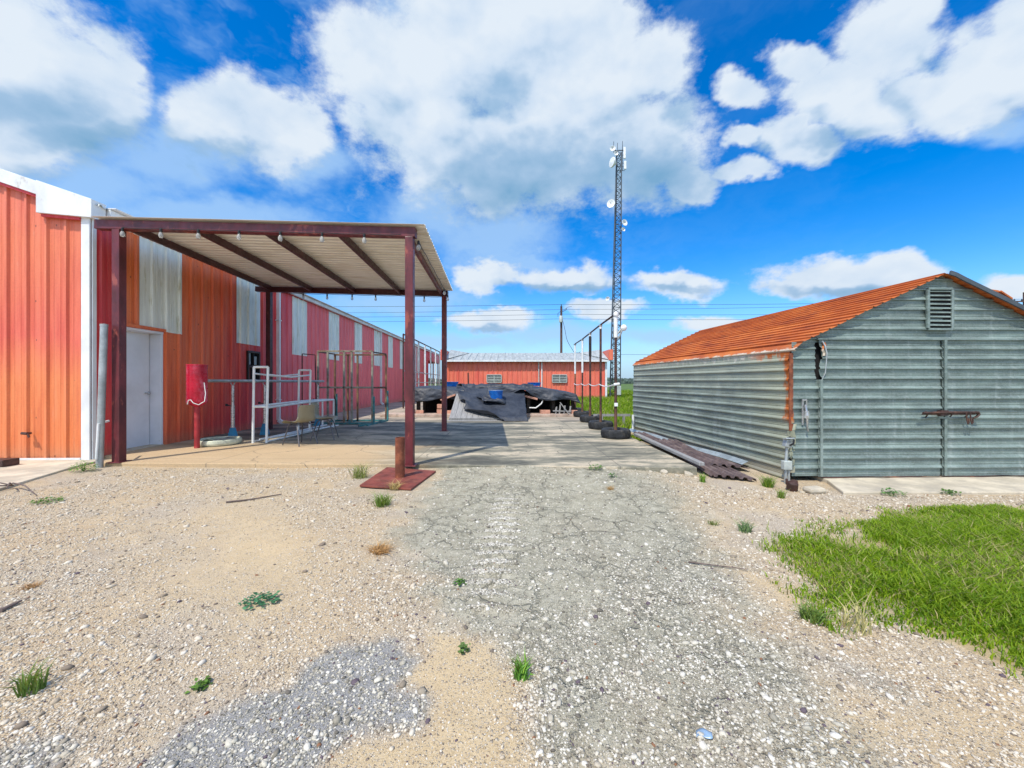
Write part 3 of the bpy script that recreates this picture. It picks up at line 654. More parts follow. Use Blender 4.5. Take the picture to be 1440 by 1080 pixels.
# weeds: every tuft by itself
def weed(label, px, py, h, spread, n, kind='spiky', col=(.10, .20, .03), z=None, name='weed', group=None):
    p = at(px, py, -.05); zz = float(gz(p.x, p.y)) if z is None else z
    p = at(px, py, zz)
    if kind == 'spiky':
        an = rng.random(n) * 6.283; r = spread * .35 * rng.random(n) ** .5
        X, Y = r * np.cos(an), r * np.sin(an); H = h * (.45 + .6 * rng.random(n))
        tint = 1.5 * np.array(col) * (.55 + .9 * rng.random((n, 1))) + np.array([.10, .06, .0]) * (rng.random((n, 1)) < .15)
        v, f, c = blades(X, Y, np.zeros(n), H, .004 + .004 * rng.random(n), tint, spread / h * .9)
    else:
        an = rng.random(n) * 6.283; el = rng.random(n); r = spread * rng.random(n) ** .6
        X, Y, Z = r * np.cos(an), r * np.sin(an) * .8, h * (.15 + .85 * rng.random(n)) * (1 - .5 * r / spread)
        P = np.zeros((n, 4, 3)); L = .012 + .02 * rng.random(n); a2 = rng.random(n) * 6.283; t2 = (rng.random(n) - .3) * .8
        dx, dy, dz = np.cos(a2) * L, np.sin(a2) * L, t2 * L
        P[:, 0] = np.stack([X, Y, Z], 1); P[:, 1] = np.stack([X + dx * .5 - dy * .4, Y + dy * .5 + dx * .4, Z + dz * .5 + .003], 1)
        P[:, 2] = np.stack([X + dx, Y + dy, Z + dz], 1); P[:, 3] = np.stack([X + dx * .5 + dy * .4, Y + dy * .5 - dx * .4, Z + dz * .5 + .003], 1)
        tint = 1.35 * np.array(col) * (.5 + rng.random((n, 1)))
        v, f, c = P.reshape(-1, 3), [np.arange(4 * n).reshape(-1, 4)], np.concatenate([np.repeat(tint, 4, 0), np.ones((4 * n, 1))], 1)
        k = max(6, n // 14); an = rng.random(k) * 6.283
        v2, f2, c2 = blades(np.zeros(k), np.zeros(k), np.zeros(k), h * (.5 + .5 * rng.random(k)), np.full(k, .004), np.array(col) * .8 + np.zeros((k, 3)), spread / h)
        f2 = [q + len(v) for q in f2]; v = np.concatenate([v, v2]); c = np.concatenate([c, c2]); f = f + f2
    o = np_mesh(name, v, f, MAT['grass'], c); o.location = (p.x, p.y, zz)
    tag(o, label, 'weed', group)
weed('bushy leafy green weed at the foot of the white corner trim', 118, 663, .17, .17, 320, 'leafy', (.09, .22, .02))
weed('low green weed beside the dry twig near the concrete path', 68, 706, .05, .14, 130, 'leafy', (.08, .18, .03))
weed('dark spiky weed at the left edge of the gravel', 46, 972, .13, .10, 70, 'spiky', (.12, .19, .04))
weed('flat bluish leafed weed in the tan gravel', 366, 848, .04, .10, 110, 'leafy', (.06, .17, .08))
weed('tall wispy weed behind the rusty plate', 506, 672, .26, .26, 110, 'spiky', (.16, .20, .05))
weed('spiky green weed in front of the rusty plate', 538, 711, .17, .20, 150, 'spiky', (.13, .20, .035))
weed('straw coloured tuft on the front edge of the rusty plate', 556, 686, .09, .18, 120, 'spiky', (.36, .28, .12), z=-.03)
weed('round dead brown tuft in the tan gravel', 534, 776, .06, .17, 200, 'spiky', (.36, .22, .09))
weed('bright green tuft in the middle of the drive', 733, 952, .09, .09, 90, 'spiky', (.10, .22, .03))
weed('leafy weed growing at the slab edge in front of the shed', 838, 661, .10, .10, 100, 'leafy', (.08, .20, .03))
weed('small leafy sprout just beside the slab edge weed', 861, 671, .07, .06, 40, 'leafy', (.07, .17, .03))
weed('wispy bluish green weed between drive and grass patch', 1048, 748, .13, .13, 90, 'spiky', (.12, .19, .08))
weed('green tuft before the front corner of the slab', 988, 677, .13, .10, 80, 'spiky', (.12, .22, .03))
weed('thick green weed against the conduit post', 1080, 684, .17, .16, 170, 'spiky', (.13, .22, .03))
weed('yellowish green tuft in front of the conduit post', 1098, 699, .11, .10, 80, 'spiky', (.15, .22, .04))
weed('leafy weed at the edge of the shed apron', 1257, 696, .08, .12, 130, 'leafy', (.08, .20, .04))
weed('tiny green sprout in the tyre track', 647, 820, .025, .04, 25, 'leafy', (.08, .18, .03))
weed('tiny dark sprout at the edge of the pale sand', 656, 916, .035, .03, 20, 'leafy', (.11, .18, .05))
weed('tall straw coloured grass clump at the grass patch tip', 1202, 884, .20, .18, 45, 'spiky', (.40, .36, .16))
weed('short green clump at the tip of the grass patch', 1140, 872, .10, .13, 120, 'spiky', (.12, .19, .04))
weed('small green tuft in the left gravel below the sand', 282, 967, .03, .04, 40, 'leafy', (.09, .17, .03))
weed('tawny dry tuft at the far end of the drive', 858, 688, .05, .10, 70, 'spiky', (.40, .28, .14))
weed('sparse green tuft beside the bluish weed', 1003, 738, .06, .09, 40, 'spiky', (.16, .20, .06))
weed('small green weed at the right end of the apron', 1335, 694, .05, .10, 110, 'leafy', (.08, .18, .03))
weed('low brown tuft at the left edge of the gravel', 45, 826, .03, .08, 70, 'spiky', (.34, .22, .11))

def stick(label, pts, r, name='stick', cat='stick', mat='stick'):
    P = [at(a, b, -.05) for a, b in pts]; P = [Vector((p.x, p.y, float(gz(p.x, p.y)) + .012 + (0 if len(q) < 3 else q[2]))) for p, q in zip([at(a[0], a[1], -.05) for a in pts], pts)] if len(pts[0]) > 2 else [Vector((p.x, p.y, float(gz(p.x, p.y)) + .012)) for p in P]
    m = MB(); m.tube(P, [r * (1 - .5 * i / (len(P) - 1)) for i in range(len(P))], 6); return tag(m.build(name, MAT[mat], smooth=True), label, cat)
stick('long thin dead stick on the gravel before the carport', [(318, 708), (350, 704), (396, 696)], .011)
stick('short grey stick lying at the left edge of the gravel', [(0, 860), (16, 852), (30, 845)], .012)
stick('thin dark stick low on the grey drive', [(968, 790), (1000, 794), (1052, 801)], .006)
tw = MB(); q0 = at(18, 684, -.03); q0.z = -.02
for e in ((-.3, -.1, .02), (.25, -.25, .03), (.05, -.45, .01)): tw.tube([q0, q0 + Vector(e) * .5 + Vector((0, 0, .05)), q0 + Vector(e)], [.009, .007, .004], 5)
q1 = at(52, 697, -.05); tw.tube([q0 + Vector((0, 0, .03)), (q0 + q1) / 2 + Vector((0, 0, .06)), q1], [.009, .008, .004], 5)
tag(tw.build('dry_twig', MAT['stick'], smooth=True), 'forked dry twig lying over the concrete path edge', 'twig')
q = at(4, 655, -.02); tag(MB().box((q.x - .25, q.y, .03), (.75, .2, .10)).build('timber_block', MAT['rust_dark'], bevel=.01), 'dark timber block at the left edge of the path', 'timber')
q = at(987, 1028, -.05); zq = float(gz(q.x, q.y)) + .013
sc_ = MB().grid(lambda u, v: (q.x - .028 + .055 * u + .012 * v, q.y - .018 + .03 * v + .006 * math.sin(5 * u), zq - .004 + .003 * math.sin(7 * u + 4 * v)), 7, 5); tag(sc_.build('plastic_scrap', MAT['blue_scrap'], smooth=True, solid=.001), 'torn scrap of blue plastic on the gravel', 'litter')
q = at(1145, 690, -.10); tag(MB().box((q.x, q.y, -.09), (.22, .14, .07), Matrix.Rotation(.2, 3, 'Z') @ Matrix.Rotation(.08, 3, 'X')).build('flat_stone', MAT['concrete_pale'], bevel=.03), 'flat pale stone slab beside the apron', 'stone')
# ---------------------------------------------------------------- ribbed sheet metal
def rpanel(s0, s1, pitch=.305, h=.032, first=None, minor=True):
    """profile points (s, offset) of trapezoid-ribbed sheet between s0 and s1"""
    pts = [(s0, 0.0)]; c = first if first is not None else math.ceil(s0 / pitch) * pitch
    k = c
    ev = []
    while k < s1:
        ev += [(k - .036, 0), (k - .018, h), (k + .018, h), (k + .036, 0)]
        if minor:
            for m_ in (pitch / 3, 2 * pitch / 3): ev += [(k + m_ - .014, 0), (k + m_, .006), (k + m_ + .014, 0)]
        k += pitch
    pts += [e for e in ev if s0 + .002 < e[0] < s1 - .002] + [(s1, 0.0)]
    return pts
def sheet(mb, fn, prof, lo, hi, nseg=1):
    """fn(s, off, t) -> point"""
    vs = []; n = nseg + 1
    for s, o in prof:
        a = lo(s) if callable(lo) else lo; b = hi(s) if callable(hi) else hi
        for k in range(n): vs.append(fn(s, o, a + (b - a) * k / nseg))
    fs = []
    for i in range(len(prof) - 1):
        for k in range(nseg): fs.append((i * n + k, (i + 1) * n + k, (i + 1) * n + k + 1, i * n + k + 1))
    return mb.add(vs, fs)

# ---------------------------------------------------------------- long red building on the left
ANG = math.atan(.0266)
rb = thing('metal_building', 'long red ribbed metal building with white trim and pale wall panels behind the carport', 'building', (-6.7, 6.2, 0), ANG)
RBM = WM[rb.name]
def L(x, y, z): return tuple(RBM @ Vector((x, y, z)))
EAVE, SLOPE, LEN, PORCH = 4.03, .34, 28.2, 34.0
# gable wall facing the yard
m = MB(); sheet(m, lambda s, o, t: L(-s, -o, t), rpanel(.0, 10.0, first=.10), -.06, lambda s: EAVE - .03 + SLOPE * min(s, 10 - s)); m.build('front_wall', MAT['red_front'], rb)
m = MB(); sheet(m, lambda s, o, t: L(-10.0 - o, s, t), rpanel(0, LEN), -.3, EAVE); m.build('far_wall', MAT['red_back'], rb)
# yard side, with the doorway left open
DY0, DY1, DZ = .36, 1.275, 2.17
WY0, WY1, WZ0, WZ1 = 3.72, 4.22, 1.21, 2.02
m = MB(); fs_ = lambda s, o, t: L(o, s, t); P0 = .12
sheet(m, fs_, rpanel(0, DY0, first=P0), -.02, EAVE - .03); sheet(m, fs_, rpanel(DY0, DY1, first=P0 + .305), DZ, EAVE - .03)
sheet(m, fs_, rpanel(DY1, WY0, first=P0 + 4 * .305), -.02, EAVE - .03)
sheet(m, fs_, rpanel(WY0, WY1, first=P0 + 12 * .305), -.02, WZ0); sheet(m, fs_, rpanel(WY0, WY1, first=P0 + 12 * .305), WZ1, EAVE - .03)
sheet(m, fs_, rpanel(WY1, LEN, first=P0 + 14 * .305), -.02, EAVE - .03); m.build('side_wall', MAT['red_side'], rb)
m = MB(); sheet(m, lambda s, o, t: L(-s, LEN + o, t), rpanel(0, 10), -.3, lambda s: EAVE - .03 + SLOPE * min(s, 10 - s)); m.build('rear_wall', MAT['red_back'], rb)
# roof, running on over the open end bay
m = MB()
for sg in (0, 1):
    f = (lambda s, o, t: L(-t, s, EAVE + .02 + SLOPE * t + o)) if not sg else (lambda s, o, t: L(-10 + t, s, EAVE + .02 + SLOPE * t + o))
    sheet(m, f, rpanel(-.06, PORCH, minor=False), -.12, 5.0)
m.build('roof', MAT['zinc_roof'], rb)
def rake(y0, y1, x0, x1, zt, zb): # one length of rake trim: face, top return
    mm.add([L(x0, y0, zt(x0)), L(x1, y0, zt(x1)), L(x1, y0, zb(x1)), L(x0, y0, zb(x0)), L(x0, y1, zt(x0) + .004), L(x1, y1, zt(x1) + .004), L(x1, y1 - .02, zb(x1)), L(x0, y1 - .02, zb(x0))], [(0, 1, 2, 3), (4, 5, 1, 0), (7, 3, 2, 6), (0, 3, 7, 4), (1, 5, 6, 2)])
mm = MB(); top = lambda x: EAVE + .075 - SLOPE * x
rake(-.10, .10, -5.0, -.70, top, lambda x: top(x) - .21); m1 = mm
rake(-.112, .12, -.76, .085, lambda x: top(x) + .012, lambda x: 3.805 - .08 * x)
m1.add([L(-5, -.10, top(-5)), L(-10, -.10, top(0)), L(-10, -.10, top(0) - .21), L(-5, -.10, top(-5) - .21)], [(0, 1, 2, 3)])
m1.build('rake_trim', MAT['white_trim'], rb, bevel=.004)
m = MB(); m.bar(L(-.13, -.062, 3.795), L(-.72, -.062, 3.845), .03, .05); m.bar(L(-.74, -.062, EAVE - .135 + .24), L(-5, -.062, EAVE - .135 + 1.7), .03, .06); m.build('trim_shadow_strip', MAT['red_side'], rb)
m = MB(); m.bar(L(.098, .13, EAVE - .06), L(.098, PORCH, EAVE - .06), .09, .11); m.bar(L(.135, .13, EAVE + .012), L(.135, PORCH, EAVE + .012), .18, .022); m.build('eave_gutter', MAT['white_trim'], rb, bevel=.006)
m = MB(); m.box((0, 0, 0), (.01, .01, .01)); m = MB()
m.bar(L(-.065, -.045, -.03), L(-.065, -.045, 3.86), .135, .025, up=(0, 1, 0)); m.bar(L(.014, .0, -.03), L(.014, .0, 3.86), .022, .06, up=(0, 1, 0)); m.build('corner_trim', MAT['white_trim'], rb, bevel=.004)
m = MB(); m.bar(L(-.14, -.05, -.03), L(-9.9, -.05, -.03), .03, .07); m.build('base_trim', MAT['white_trim'], rb)
f = MB(); f.tube([L(-.93, -.03, .40), L(-.93, -.11, .40)], .018); f.tube([L(-.985, -.10, .405), L(-.90, -.10, .40)], .022); f.tube([L(-.90, -.1, .40), L(-.875, -.1, .34)], .014); f.build('pipe_stub', MAT['rust_dark'], rb, smooth=True)
# door set back in its reveal
m = MB(); m.bar(L(-.235, DY0 + .03, 1.075), L(-.235, DY1 - .05, 1.075), .045, 2.13); d = m.build('door', MAT['door_white'], rb, bevel=.004)
h = MB(); h.tube([L(-.21, DY1 - .14, 1.0), L(-.155, DY1 - .14, 1.0)], .012); h.lathe([(0, 0), (.028, .005), (.03, .02), (.02, .04), (0, .045)], L(-.16, DY1 - .14, 1.0), 14, Matrix.Rotation(R(90), 3, 'Y')); h.build('door_knob', MAT['chrome'], d, smooth=True)
m = MB(); m.bar(L(-.13, DY1 - .022, -.01), L(-.13, DY1 - .022, DZ - .045), .28, .04, up=(0, 1, 0)); m.bar(L(-.13, DY0 - .0, -.01), L(-.13, DY0 - .0, DZ - .045), .28, .04, up=(0, 1, 0)); m.bar(L(-.13, DY0 - .02, DZ - .02), L(-.13, DY1, DZ - .02), .284, .045); m.build('door_frame', MAT['door_white'], rb, bevel=.004)
m = MB(); m.bar(L(-.13, DY0, .004), L(-.13, DY1, .004), .30, .02); m.build('door_sill', MAT['concrete_pale'], rb)
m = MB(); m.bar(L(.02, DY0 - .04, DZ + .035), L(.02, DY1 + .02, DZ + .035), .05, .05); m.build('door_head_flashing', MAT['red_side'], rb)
# window with its two sashes
w = MB()
for y in (WY0 + .02, WY1 - .02): w.bar(L(.0, y, WZ0), L(.0, y, WZ1), .10, .05, up=(0, 1, 0))
for z_ in (WZ0 + .02, (WZ0 + WZ1) / 2, WZ1 - .02): w.bar(L(.0, WY0 + .045, z_), L(.0, WY1 - .045, z_), .095, .05)
w.bar(L(.0, WY0 + .27, WZ0 + .045), L(.0, WY0 + .27, WZ1 - .045), .05, .02, up=(0, 1, 0))
w = w.build('window', MAT['dark_frame'], rb, bevel=.004)
MB().bar(L(-.03, WY0, (WZ0 + WZ1) / 2), L(-.03, WY1, (WZ0 + WZ1) / 2), .012, WZ1 - WZ0).build('pane', MAT['glass'], w)
bl = MB(); bl.bar(L(-.012, WY0 + .05, WZ1 - .2), L(-.012, WY0 + .17, WZ1 - .2), .012, .3); bl.bar(L(-.012, WY0 + .3, WZ1 - .24), L(-.012, WY1 - .07, WZ1 - .24), .012, .22); bl.build('blind_scrap', MAT['box_grey'], w)
# pale daylight panels let into the wall
Yl = [.78, 3.34, 5.87, 8.43, 11.0, 13.55, 16.1, 18.65, 21.2, 23.75, 26.3]
for i, y0 in enumerate(Yl):
    zb = 2.18 if i < 2 else 2.08
    m = MB(); sheet(m, lambda s, o, t: L(o + .010, s, t), rpanel(y0, y0 + .93, first=P0 + .305 * math.ceil((y0 - P0) / .305)), zb, EAVE - .14)
    for z_ in (zb + .05, 3.1):
        for k in range(4): m.box(L(.014, y0 + .1 + .24 * k, z_), (.012, .02, .02))
    m.build('wall_panel', MAT['white_panel'], rb)
for y in (5.02, 13.8 + .75, 22.9):
    m = MB(); m.bar(L(.075, y, .12), L(.075, y, EAVE - .13), .10, .075, up=(0, 1, 0)); m.bar(L(.075, y, .12), L(.20, y, .03), .075, .10)
    for z_ in (.7, 3.0): m.bar(L(.075, y - .07, z_), L(.075, y + .07, z_), .115, .03)
    m.build('downspout', MAT['white_trim'], rb, bevel=.008)
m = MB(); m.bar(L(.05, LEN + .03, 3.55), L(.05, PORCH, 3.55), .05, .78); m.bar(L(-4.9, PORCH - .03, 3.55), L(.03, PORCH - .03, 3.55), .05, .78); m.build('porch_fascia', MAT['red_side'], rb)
for y in (LEN + 2.9, PORCH - .12): MB().bar(L(-.05, y, -.3), L(-.05, y, 3.2), .12, .12).build('porch_post', MAT['white_pipe'], rb)

# ---------------------------------------------------------------- red building closing the yard
BY = 31.9; BX0, BX1 = -5.35, 7.75
bb = thing('back_building', 'low coral red ribbed building with pale metal roof across the end of the yard', 'building', ((BX0 + BX1) / 2, BY, 0))
m = MB(); sheet(m, lambda s, o, t: (s, BY - o, t), rpanel(BX0, BX1, pitch=.40, h=.05, minor=False), -.3, 2.93); m.build('front_wall', MAT['red_back'], bb)
m = MB(); sheet(m, lambda s, o, t: (BX1 + o, s, t), rpanel(BY + .02, BY + 9), -.3, 2.93); m.build('end_wall', MAT['red_back'], bb); m = MB(); sheet(m, lambda s, o, t: (BX0 - o, s, t), rpanel(BY + .02, BY + 9), -.3, 2.93); m.build('end_wall', MAT['red_back'], bb)
def bz(y): return 3.0 + (y - BY + .35) * .23
m = MB(); sheet(m, lambda s, o, t: (s, t, bz(t) + o), rpanel(BX0 - .1, BX1 + .1, pitch=.61, h=.05, minor=False), BY - .35, BY + 3.6); sheet(m, lambda s, o, t: (s, t, bz(BY + 3.6) * 2 - bz(t) + o), rpanel(BX0 - .1, BX1 + .1, pitch=.61, h=.05, minor=False), BY + 3.6, BY + 9.2); m.build('roof', MAT['zinc_roof'], bb)
m = MB(); m.bar((BX0 - .12, BY - .38, 2.97), (BX1 + .12, BY - .38, 2.97), .05, .14); m.build('eave_trim', MAT['white_trim'], bb)
MB().bar((BX1 - .02, BY - .06, -.3), (BX1 - .02, BY - .06, 2.9), .16, .05, up=(0, 1, 0)).build('corner_trim', MAT['white_trim'], bb)
for s_, xa, xb in ((1, 6.1, BX1 + .12), (-1, -3.9, BX0 - .12)):
    m = MB(); A_, B_, C_ = (xa, BY + 3.4, bz(BY + 3.4) + .03), (xb, BY - .3, 3.09), (xb, BY + 2.6, 4.12); m.add([A_, B_, C_, (xb, BY + 9, 4.12), (xa, BY + 9, 3.3)], [(0, 1, 2), (0, 2, 3, 4)]); m.build('wing_roof', MAT['zinc_roof'], bb, solid=.03)
    m = MB(); m.prism([(xb + .02 * s_, BY - .33), (xb + .36 * s_, BY - .33), (xb + .10 * s_, BY + 9), (xb + .02 * s_, BY + 9)][::s_], 3.04, 3.90); m.build('gable_fascia', MAT['red_back'], bb)
for px0, px1 in ((684.7, 705), (776.7, 797)):
    x0 = (px0 - 720) / F * (BY - .08); x1 = (px1 - 720) / F * (BY - .08); z0, z1 = 1.22, 1.84
    m = MB()
    m.bar((x0, BY - .08, z0), (x1, BY - .08, z0), .1, .06); m.bar((x0, BY - .08, z1), (x1, BY - .08, z1), .1, .06); m.bar((x0, BY - .08, z0 + .03), (x0, BY - .08, z1 - .03), .06, .09); m.bar((x1, BY - .08, z0 + .03), (x1, BY - .08, z1 - .03), .06, .09); m.bar(((x0 + x1) / 2, BY - .09, z0 + .03), ((x0 + x1) / 2, BY - .09, z1 - .03), .06, .05)
    vt = m.build('wall_vent', MAT['box_grey'], bb)
    m = MB(); m.box(((x0 + x1) / 2, BY - .057, (z0 + z1) / 2), (x1 - x0 - .07, .008, z1 - z0 - .07)); m.build('vent_opening', MAT['dark'], vt)
    m = MB()
    for k in range(4): m.bar((x0 + .04, BY - .075, z0 + .12 + k * .13), (x1 - .04, BY - .075, z0 + .12 + k * .13), .02, .065)
    m.build('slat', MAT['box_grey'], vt)
for px in (757.5, 761.8): MB().bar(((px - 720) / F * BY, BY - .075, 0), ((px - 720) / F * BY, BY - .075, 2.88), .07, .05, up=(0, 1, 0)).build('downspout', MAT['box_grey' if px < 760 else 'white_trim'], bb)

# ---------------------------------------------------------------- carport
fl, fr, rl, rr = Vector((-5.94, 5.86, 0)), Vector((-1.48, 5.62, 0)), Vector((-6.25, 9.98, 0)), Vector((-1.68, 9.62, 0))
ZT = {0: 3.50, 1: 3.295}          # underside of the front/rear beams, left and right
cp = thing('carport', 'lean-to carport of maroon steel posts under a ribbed pale roof', 'carport', ((fl + fr + rl + rr) / 4)[:])
for p, zt, mt in ((fl, 3.50, 'maroon'), (fr, 3.30, 'maroon'), (rl, 3.53, 'maroon_dark'), (rr, 3.34, 'maroon')):
    m = MB(); m.bar((p.x, p.y, -.02), (p.x, p.y, zt), .115, .115, up=(0, 1, 0)); m.box((p.x, p.y, .006), (.20, .20, .012)); m.build('post', MAT[mt], cp, bevel=.006)
def beam(p, q, zp, zq, e0=0, e1=0, w=.06, h=.135, name='beam', mt='maroon'):
    d = (q - p).normalized(); a = p - d * e0; b = q + d * e1; k = (zq - zp) / (q - p).length
    m = MB(); m.bar((a.x, a.y, zp - k * e0 + h / 2), (b.x, b.y, zq + k * e1 + h / 2), w, h); return m.build(name, MAT[mt], cp, bevel=.004)
beam(fl, fr, 3.505, 3.30, .34, .09, .11, .135, 'front_beam')
beam(rl, rr, 3.535, 3.345, .35, .09, .11, .125, 'rear_beam', 'maroon_dark')
for k, u in enumerate((.018, .255, .50, .755, .985)):
    p = fl.lerp(fr, u) + Vector((0, .07, 0)); q = rl.lerp(rr, u) - Vector((0, .07, 0))
    beam(p, q, 3.505 + (3.30 - 3.505) * u + .025, 3.535 + (3.345 - 3.535) * u + .02, 0, 0, .055, .115, 'rafter', 'maroon_dark' if k < 4 else 'maroon')
# roof sheet: ribs run across, from the wall out to the free edge
m = MB(); A0 = fl.lerp(fr, -.075); A1 = fl.lerp(fr, 1.052); B0 = rl.lerp(rr, -.06); B1 = rl.lerp(rr, 1.045)
def cz(u, v): return (3.505 + (3.30 - 3.505) * u) * (1 - v) + (3.535 + (3.345 - 3.535) * u) * v + .155
def roofp(s, o, t):
    v = s / 4.3 - .03; a = A0.lerp(A1, t); b = B0.lerp(B1, t); p = a + (b - a) * v; u = -.075 + 1.127 * t
    return (p.x, p.y, cz(u, v) + o * .8)
sheet(m, roofp, rpanel(0, 4.52, pitch=.152, h=.030, minor=False, first=.10), 0, 1, 6); m.build('roof_sheet', MAT['sheet'], cp, solid=.002)

# string lights hanging round the carport
def string_light(label, P, drops, sag):
    t = thing('string_light', label, 'string light', P[0][:], 0, 'string lights round the carport')
    c = MB(); pts = []
    for i, p in enumerate(P[:-1]):
        for k in range(6): pts.append(p.lerp(P[i + 1], k / 6) - Vector((0, 0, sag * math.sin(math.pi * k / 6))))
    pts.append(P[-1]); c.tube(pts, .006, 5); c.build('cord', MAT['black_plastic'], t, smooth=True)
    for p in drops:
        b = MB(); b.lathe([(.001, -.145), (.020, -.140), (.031, -.115), (.030, -.09), (.017, -.062), (.013, -.052)], p, 12); b = b.build('bulb', MAT['bulb'], t, smooth=True)
        s = MB(); s.lathe([(.0145, -.062), (.018, -.055), (.018, -.01), (.006, 0.0)], p, 10); s.build('socket', MAT['black_plastic'], b, smooth=True)
us = [.012, .128, .245, .372, .492, .612, .742, .868][:8]
Fp = [fl.lerp(fr, -.01 + .14 * k) + Vector((0, -.075, 3.535 - .205 * (-.01 + .14 * k))) for k in range(8)]
Fp = [fl.lerp(fr, u) + Vector((0, -.075, 3.52 - .205 * u)) for u in (.03, .165, .295, .435, .575, .715, .855, .975)]
string_light('string of clear bulbs along the front beam of the carport', Fp, Fp[:7], .012)
Rp = [rl.lerp(rr, u) + Vector((0, .08, 3.535 - .19 * u)) for u in (.06, .19, .33, .475, .61, .74, .885, .99)]
string_light('string of clear bulbs along the rear beam of the carport', Rp, [Rp[i] for i in (1, 2, 3, 4, 6)], .012)
Sp = [fr.lerp(rr, u) + Vector((.10, 0, 3.30 + .045 * u)) for u in (.03, .2, .4, .6, .8, .97)]
string_light('string of clear bulbs down the open right edge of the carport', Sp, [Sp[0], Sp[4], Sp[5]], .02)
# ---------------------------------------------------------------- tin shed on the right
SX, SY = 3.78, 5.245; HW = 2.075; BASE = -.085
shd = thing('tin_shed', 'corrugated galvanised shed with a rusty orange roof and louvred gable', 'shed', (SX, SY, 0))
PROF = [(-HW, 1.62), (-2.055, 1.672), (-1.98, 1.735), (-1.88, 1.785), (-1.776, 1.832), (-1.55, 1.937), (-1.14, 2.143), (-.577, 2.405), (-.20, 2.580), (-.08, 2.640), (0, 2.665)]
PROF = PROF + [(-a, b) for a, b in PROF[-2::-1]]
def shedp(sx, z, v, extra=0.0):
    """section point (sx from the centre line, z) at depth v in 0..1 (front to back)"""
    xf = SX + HW + sx; yf = SY + .03 * (sx + HW)
    sag = max(0, z - 1.62) * .09
    xb = 5.10 + sx * .9; yb = 10.3 + .06 * (sx + HW); zb = z - sag + .02
    return (xf + (xb - xf) * v, yf + (yb - yf) * v, z + (zb - z) * v)
def ribs(poly, pitch=.1345, hr=.021, phase=.03):
    """walk along a section polyline and raise a narrow rib every pitch"""
    seg = []; tot = 0
    for (a, b), (c, d) in zip(poly[:-1], poly[1:]): l = math.hypot(c - a, d - b); seg.append((tot, l, a, b, c, d)); tot += l
    def pos(t):
        t = max(0, min(tot, t))
        for t0, l, a, b, c, d in seg:
            if t <= t0 + l + 1e-9: k = (t - t0) / l; return a + (c - a) * k, b + (d - b) * k, (d - b) / l, -(c - a) / l
    out = []; stops = [(0, 0)] ; t = phase
    while t < tot:
        stops += [(t - .014, 0), (t - .011, hr), (t + .002, hr), (t + .030, 0)]
        for k_ in (.045, .067, .089): stops += [(t + k_ - .008, 0), (t + k_, .0025), (t + k_ + .008, 0)]
        t += pitch
    ac = 0
    for s in seg: stops.append((s[0], 0))
    stops.append((tot, 0)); stops = sorted(q for q in stops if 0 <= q[0] <= tot)
    for t, o in stops:
        x, z, nx, nz = pos(t); out.append((x - nx * o, z - nz * o))
    return out
def shell(name, mat, poly, v0, v1, off=0.0, **k):
    m = MB(); pts = ribs(poly, **k); n = 10; vs = []
    for x, z in pts:
        for j in range(n + 1):
            v = v0 + (v1 - v0) * j / n; w = .012 * math.sin(v * 9 + z * 3) * (1 if z < 1.6 else .3)
            q = shedp(x, z, v); vs.append((q[0] + w, q[1], q[2]))
    fs = [(i * (n + 1) + j, (i + 1) * (n + 1) + j, (i + 1) * (n + 1) + j + 1, i * (n + 1) + j + 1) for i in range(len(pts) - 1) for j in range(n)]
    m.add(vs, fs); return m.build(name, mat, shd, solid=.0025)
shell('side_wall', MAT['galv_side'], [(-HW, -.135), (-HW, 1.622)], .004, 1)
shell('far_side_wall', MAT['galv_side'], [(HW, 1.60), (HW, -.06)], .004, 1)
half = [(a - .003, b + .003) for a, b in PROF[:11]]; half2 = [(a + .012, b + .006) for a, b in PROF[10:]]
shell('roof', MAT['rust_roof'], half + half2[1:], -.016, 1.01, phase=.02)
# roof edge flashing on the far half, torn and lifted near the ridge
m = MB()
for (a, b), (c, d) in zip(PROF[10:-5], PROF[11:-4]):
    p = shedp(a, b + .008, -.022); q = shedp(c, d + .008, -.022); m.bar(p, q, .02, .055)
m.build('ridge_flashing', MAT['grey_metal'], shd)  # dark tone stands in for the roof edge's shadowed underside
p = [shedp(.56, 2.47, .0), shedp(.70, 2.43, -.01), shedp(.90, 2.335, -.005)]; m = MB(); m.bar(p[0], p[1], .14, .02); m.bar(p[1], p[2], .14, .02); m.build('lifted_rust_sheet', MAT['rust_roof'], shd)
def topz(s):
    for (a, b), (c, d) in zip(PROF[:-1], PROF[1:]):
        if a <= s <= c: return b + (d - b) * (s - a) / (c - a)
    return PROF[0][1]
def edge_at(z):            # half width of the gable at height z
    if z <= 1.62: return HW
    for (a, b), (c, d) in zip(PROF[:10], PROF[1:11]):
        if b <= z <= d: return -(a + (c - a) * (z - b) / (d - b + 1e-9))
    return .01
def fpt(sx, z, out_): p = shedp(sx, z, 0); return (p[0], p[1] - out_, p[2])
PIT = .1345
